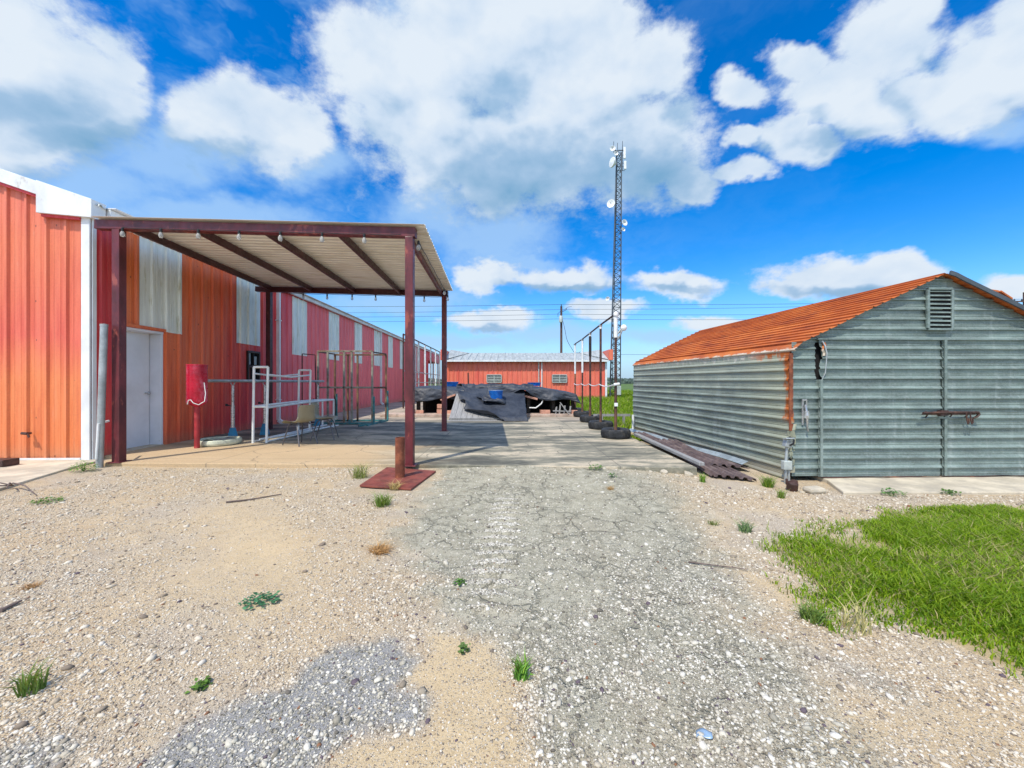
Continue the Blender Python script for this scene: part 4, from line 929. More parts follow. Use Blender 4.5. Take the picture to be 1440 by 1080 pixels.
def hsheet(m, z0, z1, lo, hi, out_, wob=0.0):
    """level ribbed cladding on the front, lo/hi give the side limits at height z"""
    zs = [(z0, 0.0)]; k = math.floor(z0 / PIT) * PIT + .05
    while k < z1:
        for dz, o in ((-.014, 0), (-.011, .026), (.001, .026), (.030, 0), (.040, 0), (.047, .003), (.054, 0), (.066, 0), (.073, .003), (.08, 0)):
            if z0 + .002 < k + dz < z1 - .002: zs.append((k + dz, o))
        k += PIT
    zs.append((z1, 0.0)); n = 14; vs = []
    for z, o in zs:
        a = lo(z) if callable(lo) else lo; b = hi(z) if callable(hi) else hi
        for j in range(n + 1):
            s = a + (b - a) * j / n; vs.append(fpt(s, z, out_ + o + wob * math.sin(s * 5 + z * 2.5)))
    fs = [(i * (n + 1) + j, i * (n + 1) + j + 1, (i + 1) * (n + 1) + j + 1, (i + 1) * (n + 1) + j) for i in range(len(zs) - 1) for j in range(n)]
    m.add(vs, fs)
ZD = 1.775; XL = -HW + .346; XC = -.005; XR = HW - .30
m = MB(); hsheet(m, ZD - .03, 2.655, lambda z: -edge_at(z) + .004, lambda z: edge_at(z) - .004, 0.0)
hsheet(m, BASE + .02, 1.24, -HW + .004, XL + .03, 0.0, .003); hsheet(m, 1.24, ZD - .03, -HW + .004, lambda z: XL - .025 + .008 * math.sin(z * 40), 0.0, .003); hsheet(m, BASE + .02, ZD - .03, XC - .06, XC + .06, 0.0); hsheet(m, BASE + .02, ZD - .03, XR + .02, HW - .004, 0.0)
m.build('front_wall', MAT['galv'], shd, solid=.002)
for a, b, wob in ((XL + .012, XC - .012, .004), (XC + .012, XR, .003)):
    m = MB()
    if a < -1: hsheet(m, BASE + .012, 1.24, a, b, .022, wob); hsheet(m, 1.242, ZD, lambda z: a + .020 + .018 * math.sin(z * 17), b, .022, wob)
    else: hsheet(m, BASE + .012, ZD, a, b, .022, wob)
    d = m.build('door', MAT['galv'], shd, solid=.002)
    e = MB(); e.bar(fpt(a + .02, BASE + .02, .052), fpt(a + .02, 1.24 if a < -1 else ZD, .052), .034, .014, up=(0, 1, 0)); e.build('edge_strip', MAT['galv'], d, bevel=.003)
m = MB(); m.box(fpt(XL + .03, 1.5, -.05), (.16, .01, .56)); m.build('dark_gap', MAT['dark'], shd)
m = MB(); m.tube([fpt(XL + .045, 1.76, .05), fpt(XL + .06, 1.70, .07), fpt(XL + .085, 1.60, .075), fpt(XL + .08, 1.46, .07), fpt(XL + .075, 1.33, .06), fpt(XL + .03, 1.22, .05)], [.006, .009, .008, .007, .007, .004], 7); m.build('bent_strip', MAT['galv_pipe'], shd, smooth=True)
m = MB(); m.grid(lambda u, v: fpt(XL + .045 + .05 * u + .012 * math.sin(9 * v), 1.74 - .18 * v, .045 + .02 * math.sin(6 * u)), 4, 6); m.build('torn_flap', MAT['rust_roof'], shd, solid=.002)
m = MB(); m.bar(fpt(XL - .02, ZD + .012, .03), fpt(HW - .3, ZD + .012, .03), .05, .02); m.build('door_track', MAT['galv'], shd)
m = MB(); m.grid(lambda u, v: fpt(-HW + .35 + 3.4 * u, BASE + .012 - .01 * math.sin(23 * u) * v, .03 + .03 * v + .01 * math.sin(31 * u)), 60, 2); m.build('bottom_edge', MAT['rust_dark'], shd, solid=.004)
# gable louvre
LX0, LX1, LZ0, LZ1 = -.205, .135, 1.925, 2.475
v = MB()
v.bar(fpt(LX0, LZ0, .035), fpt(LX1, LZ0, .035), .035, .03); v.bar(fpt(LX0, LZ1, .035), fpt(LX1, LZ1, .035), .035, .03); v.bar(fpt(LX0, LZ0 + .015, .035), fpt(LX0, LZ1 - .015, .035), .035, .03, up=(0, 1, 0)); v.bar(fpt(LX1, LZ0 + .015, .035), fpt(LX1, LZ1 - .015, .035), .035, .03, up=(0, 1, 0))
v = v.build('louvre', MAT['galv'], shd, bevel=.003)
q = MB(); q.box(fpt((LX0 + LX1) / 2, (LZ0 + LZ1) / 2, .0235), (LX1 - LX0 - .04, .004, LZ1 - LZ0 - .04)); q.build('louvre_opening', MAT['dark'], v)
q = MB()
for k in range(9):
    z_ = LZ0 + .045 + k * .0575; a = fpt(LX0 + .02, z_, .03); b = fpt(LX1 - .02, z_, .03)
    q.add([(a[0], a[1] + .010, a[2] + .034), (b[0], b[1] + .010, b[2] + .034), (b[0], b[1] - .018, b[2]), (a[0], a[1] - .018, a[2])], [(0, 3, 2, 1)])
q.build('slat', MAT['galv'], v, solid=.004)
# rusty bar latch across the middle, and the pull handle
m = MB()
m.tube([fpt(-.34, .795, .10), fpt(.06, .80, .095), fpt(.43, .80, .10)], .013); m.tube([fpt(-.32, .775, .07), fpt(.42, .775, .07)], .010)
for s in (-.30, -.12, .04, .26, .40): m.tube([fpt(s, .81, .095), fpt(s + .035, .765, .085), fpt(s + .05, .735, .05), fpt(s + .045, .72, .02)], .009, 6)
m.tube([fpt(.43, .80, .10), fpt(.445, .77, .10), fpt(.42, .735, .09), fpt(.38, .72, .08)], .010, 6)
for s in (.245, .30): m.tube([fpt(s, .80, .11), fpt(s + .005, .69, .115), fpt(s + .02, .645, .115), fpt(s + .04, .66, .11), fpt(s + .035, .72, .11)], .008, 6)
m.box(fpt(-.02, .79, .06), (.10, .05, .07)); m.build('door_bar', MAT['rust_dark'], shd, smooth=True)
m = MB(); m.box(fpt(XC + .0, .725, .05), (.16, .03, .02)); m.grid(lambda u, v: fpt(-.38 + .36 * u, .705 + .02 * u + .03 * v * u, .05 + .025 * v), 6, 3); m.build('bent_lip', MAT['galv'], shd, solid=.003)
hx = -HW + .155
m = MB(); m.box(fpt(hx - .022, .80, .03), (.018, .02, .34)); m.box(fpt(hx + .028, .81, .03), (.018, .02, .32)); m.box(fpt(hx + .003, .965, .03), (.06, .02, .02)); m.tube([fpt(hx, .90, .05), fpt(hx + .005, .76, .075), fpt(hx + .012, .60, .07), fpt(hx + .03, .545, .06)], [.016, .014, .010, .008], 8); m.box(fpt(hx + .005, .77, .06), (.05, .04, .10)); m.build('handle', MAT['chrome'], shd, bevel=.003)
# torn corner strip
m = MB()
for k in range(9):
    z_ = -.02 + k * .095; j = .02 * math.sin(k * 2.3)
    m.grid(lambda u, v: (SX - .02 + .05 * u + j * v, SY - .025 - .02 * math.sin(3 * u + k) + .03 * (1 - u), z_ + .085 * v + .01 * u), 4, 3)
m.build('torn_corner', MAT['galv_side'], shd, solid=.002)
m = MB(); m.bar((SX - .012, SY - .012, .55), (SX - .012, SY - .012, 1.60), .05, .014, up=(0, 1, 0)); m.build('corner_rust_strip', MAT['rust'], shd)
m = MB()
hsh = [(shedp(s, z, 1.0)) for s, z in [(-HW, -.06)] + PROF + [(HW, -.06)]]; m.add(hsh, [tuple(range(len(hsh)))]); m.build('rear_wall', MAT['galv'], shd)

# conduit riser at the shed corner
q = Vector((3.60, 5.10, -.12)); cd = thing('conduit_post', 'bent galvanised conduit post with grey outlet boxes at the shed corner', 'conduit', q[:])
m = MB(); m.tube([q + Vector((0, 0, -.05)), q + Vector((.0, 0, .20)), q + Vector((.025, .01, .50))], .018, 10); m.tube([q + Vector((.045, 0, -.05)), q + Vector((.04, 0, .20))], .014, 8); m.build('pipe', MAT['galv_pipe'], cd, smooth=True)
m = MB(); m.box(q + Vector((.01, -.005, .235)), (.105, .07, .115)); m.build('outlet_box', MAT['box_grey'], cd, bevel=.006)
m = MB(); m.box(q + Vector((.025, .0, .52)), (.085, .07, .10), Matrix.Rotation(.25, 3, 'Y')); m.box(q + Vector((.02, -.03, .585)), (.11, .075, .016), Matrix.Rotation(-.3, 3, 'X')); m.build('weather_box', MAT['galv_pipe'], cd, bevel=.005)
m = MB(); m.tube([q + Vector((.03, -.04, .50)), q + Vector((.05, -.075, .53)), q + Vector((.06, -.07, .58))], .012, 6); m.tube([q + Vector((.05, .02, .55)), q + Vector((.10, .06, .60)), q + Vector((.16, .12, .58))], .007, 6); m.build('cable', MAT['black_plastic'], cd, smooth=True)
q = at(1113, 686, -.10); m = MB(); m.lathe([(.0, 0), (.055, .0), (.062, .04), (.055, .10), (.03, .115), (0, .115)], (q.x, q.y, -.125), 14, Matrix.Rotation(.3, 3, 'X')); m.box((q.x + .05, q.y + .02, -.06), (.05, .07, .10)); m.box((q.x - .045, q.y + .02, -.03), (.02, .03, .08)); tag(m.build('rusty_fitting', MAT['rust_dark'], bevel=.008, smooth=True), 'rusty iron fitting lying at the shed corner', 'scrap iron')
# sheets slipped down between slab and shed
def lying_sheet(label, cs, mat, pitch, h, name='metal_sheet', zsag=0.0, n=8):
    a, b, c, d = [Vector(p) for p in cs]      # a front-left, b front-right, c rear-right, d rear-left
    m = MB(); wd = (b - a).length
    def fn(s, o, t):
        u = s / wd; p = a.lerp(b, u).lerp(d.lerp(c, u), t); return (p.x, p.y, p.z + o - zsag * math.sin(math.pi * t) + .012 * math.sin(5 * t + 3 * u))
    sheet(m, fn, rpanel(0, wd, pitch=pitch, h=h, minor=False), 0, 1, n); return tag(m.build(name, MAT[mat], solid=.003), label, 'metal sheet')
lying_sheet('brown corrugated sheet slipped down between the slab and the shed', [(2.76, 5.36, -.10), (3.26, 5.16, -.12), (3.40, 8.0, -.02), (2.86, 8.2, .02)], 'brown_sheet', .102, .032)
lying_sheet('second brown sheet pushed under the shed wall', [(2.95, 5.9, -.065), (3.55, 5.75, -.085), (3.45, 9.2, -.05), (2.9, 9.2, .03)], 'brown_sheet', .125, .03)
m = MB(); m.grid(lambda u, v: (3.66 - .62 * u - .10 * v, 6.0 + 3.9 * u, -.02 + .06 * u - .05 * v + .012 * math.sin(11 * u)), 24, 2); tag(m.build('flashing_strip', MAT['flash_blue'], solid=.004), 'long pale flashing strip hanging along the foot of the shed wall', 'flashing')
m = MB(); m.bar((2.72, 5.55, .03), (2.74, 8.6, .05), .08, .05); m.bar((2.83, 7.4, .02), (2.83, 8.7, .04), .05, .03); tag(m.build('timber_rail', MAT['grey_timber'], bevel=.006), 'grey timber rail lying along the right edge of the slab', 'timber')
m = MB(); m.tube([(3.16, 10.12, -.1), (3.16, 10.12, .36)], .03, 8); tag(m.build('stub_post', MAT['white_pipe'], smooth=True), 'short white stub post at the far shed corner', 'post')
m = MB(); m.bar((2.5, 11.9, .20), (3.6, 11.8, .21), .04, .07); m.bar((2.75, 11.86, -.3), (2.75, 11.86, .17), .06, .06); m.bar((3.4, 11.8, -.3), (3.4, 11.8, .17), .06, .06); tag(m.build('low_rail', MAT['grey_timber']), 'low grey timber rail in the grass beyond the shed', 'rail')

# ---------------------------------------------------------------- bollard on its plate
pl = pxpoly([(505.5, 683), (544, 657.5), (613, 662.6), (578, 688)], -.03)
m = MB(); m.prism([pl[0], pl[3], pl[2], pl[1]], -.045, -.022); tag(m.build('steel_plate', MAT['rust_plate'], bevel=.004), 'flat rusty red steel plate lying on the gravel under the pipe', 'steel plate')
m = MB(); m.lathe([(.061, -.022), (.061, .49), (.052, .49), (.052, .38), (0, .38)], (-1.45, 5.02, 0), 24); tag(m.build('pipe_bollard', MAT['rust'], smooth=True), 'short open rusty pipe bollard standing on the steel plate', 'bollard')

# ---------------------------------------------------------------- posts set in tyres
def tyre_post():
    t = thing('tyre_post', 'x', 'post', (0, 0, 0), 0, 'row of posts set in tyres')
    m = MB(); m.lathe([(.165, .03), (.19, .012), (.27, .0), (.305, .025), (.313, .06), (.313, .14), (.305, .175), (.27, .20), (.19, .188), (.165, .17), (.158, .10), (.165, .03)], (0, 0, 0), 40)
    for k in range(40):
        a = 2 * math.pi * k / 40; m.box((.313 * math.cos(a), .313 * math.sin(a), .10), (.012, .034, .085), Matrix.Rotation(a, 3, 'Z'))
    m.build('tyre', MAT['rubber'], t, smooth=True, local=True)
    m = MB(); m.lathe([(0, .14), (.166, .13)], (0, 0, 0), 20); m.build('concrete_fill', MAT['concrete_pale'], t, local=True)
    return t
TP = [(2.26, 8.45), (2.31, 10.1), (2.39, 11.85), (2.47, 13.6), (2.50, 15.35)]
LBL = ['nearest tyre post, with a globe lamp arm and white top sleeve', 'second tyre post from the shed, dark with a wired white joint', 'middle tyre post with a thicker dark upper half', 'fourth tyre post with a long white upper half', 'farthest tyre post, beside the black tarp, with white upper half']
base = tyre_post(); ROOTS = []; COPIES = [base] + [copy_tree(base) for _ in range(4)]
for i, (x, y) in enumerate(TP):
    o = COPIES[i]
    o.location = (x, y, 0); o['label'] = LBL[i]; ROOTS.append(o); WM[o.name] = Matrix.Translation((x, y, 0))
    o.rotation_euler = (0, 0, 0)
    zt = 2.68 + .008 * i
    lo_ = .45 if i > 0 else .62
    m = MB(); m.tube([(x, y, .10), (x, y, lo_)], .034 if i < 2 else .040, 10); m.build('pole_foot', MAT['brown_pole'], o, smooth=True)
    w0 = {0: 2.18, 1: 2.60, 2: 2.62, 3: 1.55, 4: 1.55}[i]
    m = MB(); m.tube([(x, y, lo_), (x, y, w0)], .030, 10); m.build('pole', MAT['rust_dark'] if i != 4 else MAT['brown_pole'], o, smooth=True)
    m = MB(); m.tube([(x, y, w0), (x, y, zt)], .044 if i == 0 else .034, 10); m.build('white_sleeve', MAT['white_pipe'], o, smooth=True)
    if i == 2:
        m = MB(); m.tube([(x, y, 2.0), (x, y, 2.6)], .042, 10); m.build('dark_sleeve', MAT['dark_frame'], o, smooth=True)
    if i == 0:
        m = MB(); m.tube([(x, y, 2.12), (x + .08, y - .02, 2.20), (x + .14, y - .03, 2.36), (x + .10, y - .03, 2.40)][:3], .018, 8); m.tube([(x + .02, y, 2.24), (x + .13, y, 2.38)], .02, 8); m.build('lamp_arm', MAT['galv_pipe'], o, smooth=True)
        m = MB(); m.lathe([(.0, .075), (.045, .06), (.068, .02), (.068, -.015), (.045, -.055), (0, -.07)], (x + .17, y - .02, 2.39), 18); m.build('lamp_globe', MAT['dish_white'], o, smooth=True)
        m = MB(); m.box((x, y - .035, .72), (.075, .03, .075)); m.build('outlet_plate', MAT['dish_white'], o, bevel=.005)
        m = MB(); m.lathe([(.0, .06), (.05, .04), (.058, 0), (.05, -.04), (0, -.05)], (x, y - .02, 2.69), 14); m.build('top_joint', MAT['dish_white'], o, smooth=True)
    else:
        m = MB(); m.lathe([(.0, .045), (.04, .03), (.048, 0), (.04, -.03), (0, -.045)], (x, y, zt), 12); m.build('top_joint', MAT['galv_pipe'], o, smooth=True)
m = MB(); m.tube([(x, y - (.06 if i == 0 else 0) + (.25 if i == 4 else 0), 2.70 + .008 * i) for i, (x, y) in enumerate(TP)], .022, 8); tag(m.build('pipe_rail', MAT['rust_dark'], smooth=True), 'dark pipe rail joining the tops of the tyre posts', 'rail')
m = MB(); pts = []
for (x, y), (x2, y2) in zip(TP[:-1], TP[1:]):
    for k in range(6): u = k / 6; pts.append((x + (x2 - x) * u - .04, y + (y2 - y) * u, 1.155 - .05 * math.sin(math.pi * u)))
pts.append((TP[4][0] - .04, TP[4][1], 1.155)); m.tube(pts, .014, 6); m.tube([(TP[0][0] - .05, TP[0][1] - .04, 1.155), (TP[0][0] + .07, TP[0][1] - .04, 1.17)], .03, 8); tag(m.build('white_rope', MAT['white_pipe'], smooth=True), 'slack white rope strung between the tyre posts at half height', 'rope')

# broken bits of concrete along the slab's front edge
for i, (px, py, sz) in enumerate(((934, 667, .16), (952, 671, .11), (968, 668, .19), (915, 668, .09), (985, 690, .07), (1003, 684, .10), (1128, 688, .08), (1168, 699, .06))):
    q = at(px, py, -.09); z_ = float(gz(q.x, q.y)); m = MB()
    prof = [(random.uniform(.7, 1.1), 2 * math.pi * k / 7) for k in range(7)]
    m.prism([(sz * .5 * r * math.cos(a), sz * .38 * r * math.sin(a)) for r, a in prof], -.01, sz * .22)
    o = m.build('concrete_chunk', MAT['concrete_pale'], bevel=.008); o.location = (q.x, q.y, z_); o.rotation_euler = (random.uniform(-.2, .2), random.uniform(-.2, .2), random.uniform(0, 3))
    tag(o, 'broken pale concrete chunk on the gravel along the slab edge' if i < 6 else 'small pale concrete chunk on the gravel before the shed apron', 'rubble', 'broken concrete along the slab edge' if i < 6 else 'concrete chunks before the shed apron')
# ---------------------------------------------------------------- things under the carport
def P3(px, py, Y): return Vector(((px - 720) / F * Y, Y, CAMZ - (py - HOR) / F * Y))
# red drum on a post
b = Vector((-5.77, 7.1, 0)); t = thing('drum_post', 'glossy red drum on a red post beside the white door', 'drum', b[:])
m = MB(); m.tube([b, b + Vector((0, 0, .80))], .044, 14); m.build('post', MAT['red_post'], t, smooth=True)
m = MB(); m.lathe([(.05, .765), (.10, .79), (.152, .835), (.156, .85), (.156, 1.50), (.162, 1.505), (.162, 1.525), (.150, 1.53), (0, 1.525)], b, 32); m.build('drum', MAT['red_tank'], t, smooth=True)
m = MB(); m.tube([b + Vector(q) for q in ((.17, -.05, 1.20), (.205, -.06, 1.0), (.20, -.08, .86), (.14, -.14, .80), (.07, -.17, .835), (.03, -.175, .89), (-.01, -.175, .885), (-.04, -.165, .81))], .0075, 7); m.build('hose', MAT['white_pipe'], t, smooth=True)
# folded round tub
b = Vector((-5.70, 7.55, 0)); m = MB(); m.lathe([(.0, .02), (.30, .018), (.345, .008), (.365, .03), (.37, .06), (.362, .10), (.345, .112), (.33, .10), (.325, .06), (.28, .035), (0, .034)], b, 36); t = thing('shallow_tub', 'shallow pale green tub lying at the foot of the red drum post', 'tub', b[:])
m.build('tub', M('pale green plastic', (.50, .52, .40), .5, 0, .3, 8), t, smooth=True)
m = MB(); m.grid(lambda u, v: b + Vector((-.24 + .46 * u, -.15 + .32 * v, .07 + .04 * math.sin(6 * u) * math.cos(5 * v) + .03 * u)), 14, 12); m.build('crumpled_liner', M('faded plastic sheet', (.20, .26, .25), .35, 0, .5, 8), t, smooth=True)
# long pipe on stands
RZ = 1.235
ra, rb_ = Vector((-5.93, 7.55, RZ)), Vector((-5.35, 11.0, RZ))
m = MB(); m.tube([ra, rb_], .031, 12); m.tube([ra.lerp(rb_, .30), ra.lerp(rb_, .33)], .038, 12); m.tube([ra - (rb_ - ra).normalized() * .04, ra + (rb_ - ra).normalized() * .03], .024, 10); tag(m.build('long_pipe', MAT['galv_pipe'], smooth=True), 'long galvanised pipe lying level on three roller stands', 'pipe')
st = thing('pipe_stand', 'x', 'stand', (0, 0, 0), 0, 'stands carrying the long pipe')
m = MB(); m.tube([(0, 0, .18), (0, 0, .72)], .036, 12); m.build('tube', MAT['chrome'], st, smooth=True, local=True)
m = MB(); m.tube([(0, 0, .70), (0, 0, 1.13)], .026, 10); m.tube([(-.045, 0, 1.20), (-.02, 0, 1.15), (0, 0, 1.125), (.02, 0, 1.15), (.045, 0, 1.20)], .012, 6); m.build('inner_tube', MAT['chrome'], st, smooth=True, local=True)
m = MB(); m.lathe([(.05, .26), (.055, .25), (.105, .02), (.11, 0), (0, 0)], (0, 0, 0), 4, Matrix.Rotation(R(45), 3, 'Z')); m.build('foot', MAT['blue_foot'], st, local=True, bevel=.008)
m = MB(); m.tube([(-.02, -.03, .72), (-.08, -.05, .73)], .010, 6); m.lathe([(0, .02), (.025, .015), (.025, -.015), (0, -.02)], (-.09, -.055, .735), 8, Matrix.Rotation(R(90), 3, 'Y')); m.build('clamp_knob', MAT['black_plastic'], st, smooth=True, local=True)
for i, (u, lb) in enumerate(((.16, 'chrome pipe stand with blue foot nearest the red drum'), (.40, 'chrome pipe stand with blue foot beside the window'), (.93, 'chrome pipe stand at the far end of the long pipe behind the chairs'))):
    o = st if i == 0 else copy_tree(st); p = ra.lerp(rb_, u); o.location = (p.x, p.y, 0); o['label'] = lb
# white pipe rack
X0, X1, Y0, Y1, Y2 = -5.16, -4.89, 7.72, 9.35, 10.45
t = thing('pipe_rack', 'white painted pipe rack with tall end frames and a long low bench frame', 'rack', (X0, Y0, 0)); r_ = .024
def seglist(name, segs, par, mat, r=r_, n=8):
    m = MB()
    for s in segs: m.tube(s, r, n)
    return m.build(name, MAT[mat], par, smooth=True)
for yy, zt in ((Y0, 1.51), (Y1, 1.50)):
    seglist('end_frame', [[(X0, yy, 0), (X0 + .02, yy, zt)], [(X1, yy, 0), (X1 + .03, yy, zt)], [(X0 + .02, yy, zt), (X1 + .03, yy, zt)], [(X0, yy, .72), (X1, yy, .72)]], t, 'white_pipe')
seglist('top_rail', [[(X0 + .02, Y0, 1.38), (X0 + .02, (Y0 + Y1) / 2, 1.335), (X0 + .02, Y1, 1.40)], [(X1 + .02, Y0, 1.36), (X1 + .02, (Y0 + Y1) / 2, 1.32), (X1 + .02, Y1, 1.38)]], t, 'white_pipe', .018)
seglist('bench_frame', [[(X0, Y0, .72), (X0, Y1, .745), (X0 + .05, Y2, .74)], [(X1, Y0, .70), (X1, Y1, .735), (X1 + .08, Y2, .74)], [(X0 + .05, Y2, .74), (X1 + .08, Y2, .74)], [(X0 + .05, Y2, .74), (X0 + .05, Y2, 0)], [(X1 + .08, Y2, .74), (X1 + .08, Y2, 0)]], t, 'white_pipe')
seglist('floor_rail', [[(X0, Y0, .022), (X0, Y2, .022)], [(X1, Y0, .022), (X1 + .05, Y2, .022)], [(X1 - .1, Y0 + .3, .062), (X1 + .25, Y2 - .1, .062)], [(X0 + .1, Y0 + .05, .06), (X0 + .16, Y2, .06)]], t, 'white_pipe', .018)
# plastic shell chairs
def make_chair():
    t = thing('shell_chair', 'x', 'chair', (0, 0, 0), 0, 'tan shell chairs under the carport')
    # seat runs along +y (front), back at -y
    sec = [(.235, .425), (.21, .445), (.12, .447), (.02, .437), (-.08, .432), (-.145, .445), (-.185, .49), (-.205, .56), (-.225, .66), (-.245, .755), (-.25, .775)]
    m = MB()
    def fn(u, v):
        k = v * (len(sec) - 1); i = min(int(k), len(sec) - 2); f = k - i
        y = sec[i][0] * (1 - f) + sec[i + 1][0] * f; z = sec[i][1] * (1 - f) + sec[i + 1][1] * f
        hw = .215 - .03 * math.sin(v * math.pi * 2) ** 2 * (v > .5) - .06 * max(0, v - .82) / .18
        a = u * 2 - 1; rim = abs(a) ** 3
        back = max(0, (v - .5) * 2)
        return (a * hw, y + .085 * rim * min(1, back * 1.6) * (1 - .4 * back), z + .028 * rim * (1 - back) - (.022 * (1 - min(1, v / .12)) * 1))
    m.grid(fn, 15, 26); m.build('seat_shell', MAT['chair_shell'], t, smooth=True, local=True, solid=.007, angle=80)
    for sx in (-1, 1):
        m = MB(); m.tube([(sx * .13, .10, .425), (sx * .15, .14, .38), (sx * .20, .24, 0)], .0115, 8); m.build('leg', MAT['leg_steel'], t, smooth=True, local=True)
        m = MB(); m.tube([(sx * .13, -.06, .420), (sx * .15, -.10, .38), (sx * .20, -.22, 0)], .0115, 8); m.build('leg', MAT['leg_steel'], t, smooth=True, local=True)
    m = MB()
    for sx in (-1, 1): m.tube([(sx * .13, .11, .424), (sx * .13, -.07, .420)], .011, 6)
    m.tube([(-.145, .125, .395), (.145, .125, .395)], .009, 6); m.tube([(-.145, -.085, .395), (.145, -.085, .395)], .009, 6); m.build('under_frame', MAT['leg_steel'], t, smooth=True, local=True)
    return t
ch = make_chair(); ch.location = (-4.10, 7.52, 0); ch.rotation_euler = (0, 0, R(66)); ch['label'] = 'tan shell chair facing the red wall, nearer the yard'
copy_tree(ch, (-3.98, 8.22, 0), R(-78), 'tan shell chair turned toward the drive, behind the other chair')
# welded cage of bare frames
XA, XB, YA, YB, HT = -5.58, -4.02, 11.15, 12.0, 2.10
t = thing('steel_cage', 'open welded cage of rusty and teal steel bars beside the chairs', 'frame', (XA, YA, 0))
def bars(name, segs, mat, w=.035, par=None):
    m = MB()
    for p, q in segs: m.bar(p, q, w, w)
    return m.build(name, MAT[mat], par, bevel=.003)
XM = -4.83
bars('front_frame', [((x, YA, 0), (x, YA, HT)) for x in (XA, XA + .28, XM, XM + .22, XB)] + [((XA, YA, HT), (XB, YA, HT)), ((XA, YA, 1.06), (XB, YA, 1.06))], 'bare_steel', .05, t)
bars('rear_frame', [((x, YB, 0), (x, YB, HT - .04)) for x in (XA + .1, XM - .25, XM + .05, XB + .12)] + [((XA + .1, YB, HT - .04), (XB + .12, YB, HT - .04)), ((XA + .1, YB, 1.04), (XB + .12, YB, 1.04))], 'brown_pole', .05, t)
bars('side_rail', [((XB, YA, z), (XB + .12, YB, z)) for z in (1.06, HT - .02)] + [((XA, YA, z), (XA + .1, YB, z)) for z in (1.06, HT - .02)], 'rust_dark', .035, t)
bars('base_frame', [((XA, YA - .03, .03), (XB, YA - .03, .03)), ((XA + .1, YB, .03), (XB + .12, YB, .03)), ((XB + .02, YA - .45, .025), (XB + .14, YB + .1, .025)), ((XA, YA - .3, .025), (XA + .1, YB, .025)), ((XM, YA, .025), (XM, YB, .025)), ((XB + .02, YA - .4, .05), (XB - .15, YA - .62, .02))], 'teal', .05, t)
bars('teal_sleeve', [((XB + .045, YA, .05), (XB + .045, YA, .80)), ((XB + .17, YB, .05), (XB + .17, YB, .95)), ((XA + .15, YB, .05), (XA + .15, YB, .85))], 'teal', .05, t)
t = thing('leaning_frame', 'thin dark rectangular bar frame standing between rack and cage', 'frame', (-6.25, 11.5, 0))
bars('frame', [((-6.28, 11.6, 0), (-6.28, 11.6, 2.06)), ((-5.80, 11.5, 0), (-5.84, 11.5, 2.02)), ((-6.28, 11.6, 2.06), (-5.84, 11.5, 2.02)), ((-6.28, 11.6, 1.25), (-5.82, 11.5, 1.25))], 'rust_dark', .025, t)
bars('foot_bar', [((-6.4, 11.62, .02), (-5.7, 11.5, .02))], 'rust_dark', .03, t)
# galvanised pole by the corner
t = thing('galvanised_pole', 'leaning galvanised pole tied to the white building corner', 'pole', (-6.09, 5.72, -.05))
m = MB(); m.tube([(-6.09, 5.72, -.08), (-6.02, 5.72, 2.05)], .043, 14); m.lathe([(.047, -.02), (.047, .012), (0, .02)], (-6.02, 5.72, 2.05), 14); m.build('pole', MAT['galv_pipe'], t, smooth=True)
m = MB(); m.tube([(-6.045, 5.70, .58), (-6.12, 5.78, .60), (-6.30, 6.05, .60)], .017, 8); m.tube([(-6.045, 5.665, .60), (-6.075, 5.665, .08)], .016, 8); m.build('white_pipe', MAT['white_pipe'], t, smooth=True)
# tall pipe trellis along the far wall
t = thing('pipe_trellis', 'tall row of pipe posts with top rail along the far red wall', 'trellis', (-5.05, 18, 0)); m = MB()
ys_ = [18.0, 19.6, 21.3, 23.1, 24.9, 26.7, 28.5]; zt = 3.45
for i, y in enumerate(ys_):
    x = -5.05 - .025 * (y - 18); m = MB(); m.tube([(x, y, -.02), (x, y, zt)], .045 if i else .038, 8); m.build('post', MAT['white_pipe' if i in (1, 3, 5) else 'galv_pipe' if i != 0 else 'rust_dark'], t, smooth=True)
m = MB(); m.tube([(-5.05, 18, zt), (-5.31, 28.5, zt)], .035, 8); m.build('top_rail', MAT['rust_dark'], t, smooth=True)
m = MB(); m.tube([(-5.05, 18, 1.75), (-5.31, 28.5, 1.75)], .025, 8); m.tube([(-5.05, 19.6, 1.2), (-5.31, 28.5, 1.2)], .02, 8); m.build('mid_rail', MAT['galv_pipe'], t, smooth=True)

# ---------------------------------------------------------------- tarp-covered platform in the middle
dk = thing('low_platform', 'dark timber platform hidden under black tarpaulins', 'platform', (-.6, 14, 0))
for x in (-3.4, -2.4, -1.4, -.4, .6, 1.5, 2.2):
    for y in (14.1, 15.1): m = MB(); m.bar((x, y, 0), (x, y, .72), .12, .12); m.build('leg', MAT['timber_dark'], dk)
m = MB(); m.prism([(-3.55, 14.0), (2.15, 14.0), (2.35, 19.2), (-3.5, 19.2)], .72, .80); m.build('deck', MAT['timber_dark'], dk)
m = MB(); m.prism([(-3.5, 15.4), (2.3, 15.4), (2.3, 15.46), (-3.5, 15.46)], .0, .7); m.build('shade_backing', MAT['dark'], dk)  # dark sheet added behind the legs to deepen the shade under the deck
m = MB(); m.prism([(-4.6, 13.5), (-2.0, 13.45), (-2.0, 14.2), (-4.6, 14.3)], .0, .10); m.prism([(.45, 13.6), (2.5, 13.65), (2.5, 14.3), (.45, 14.25)], 0, .09); m.build('plinth', MAT['pink_concrete'], dk, bevel=.01)
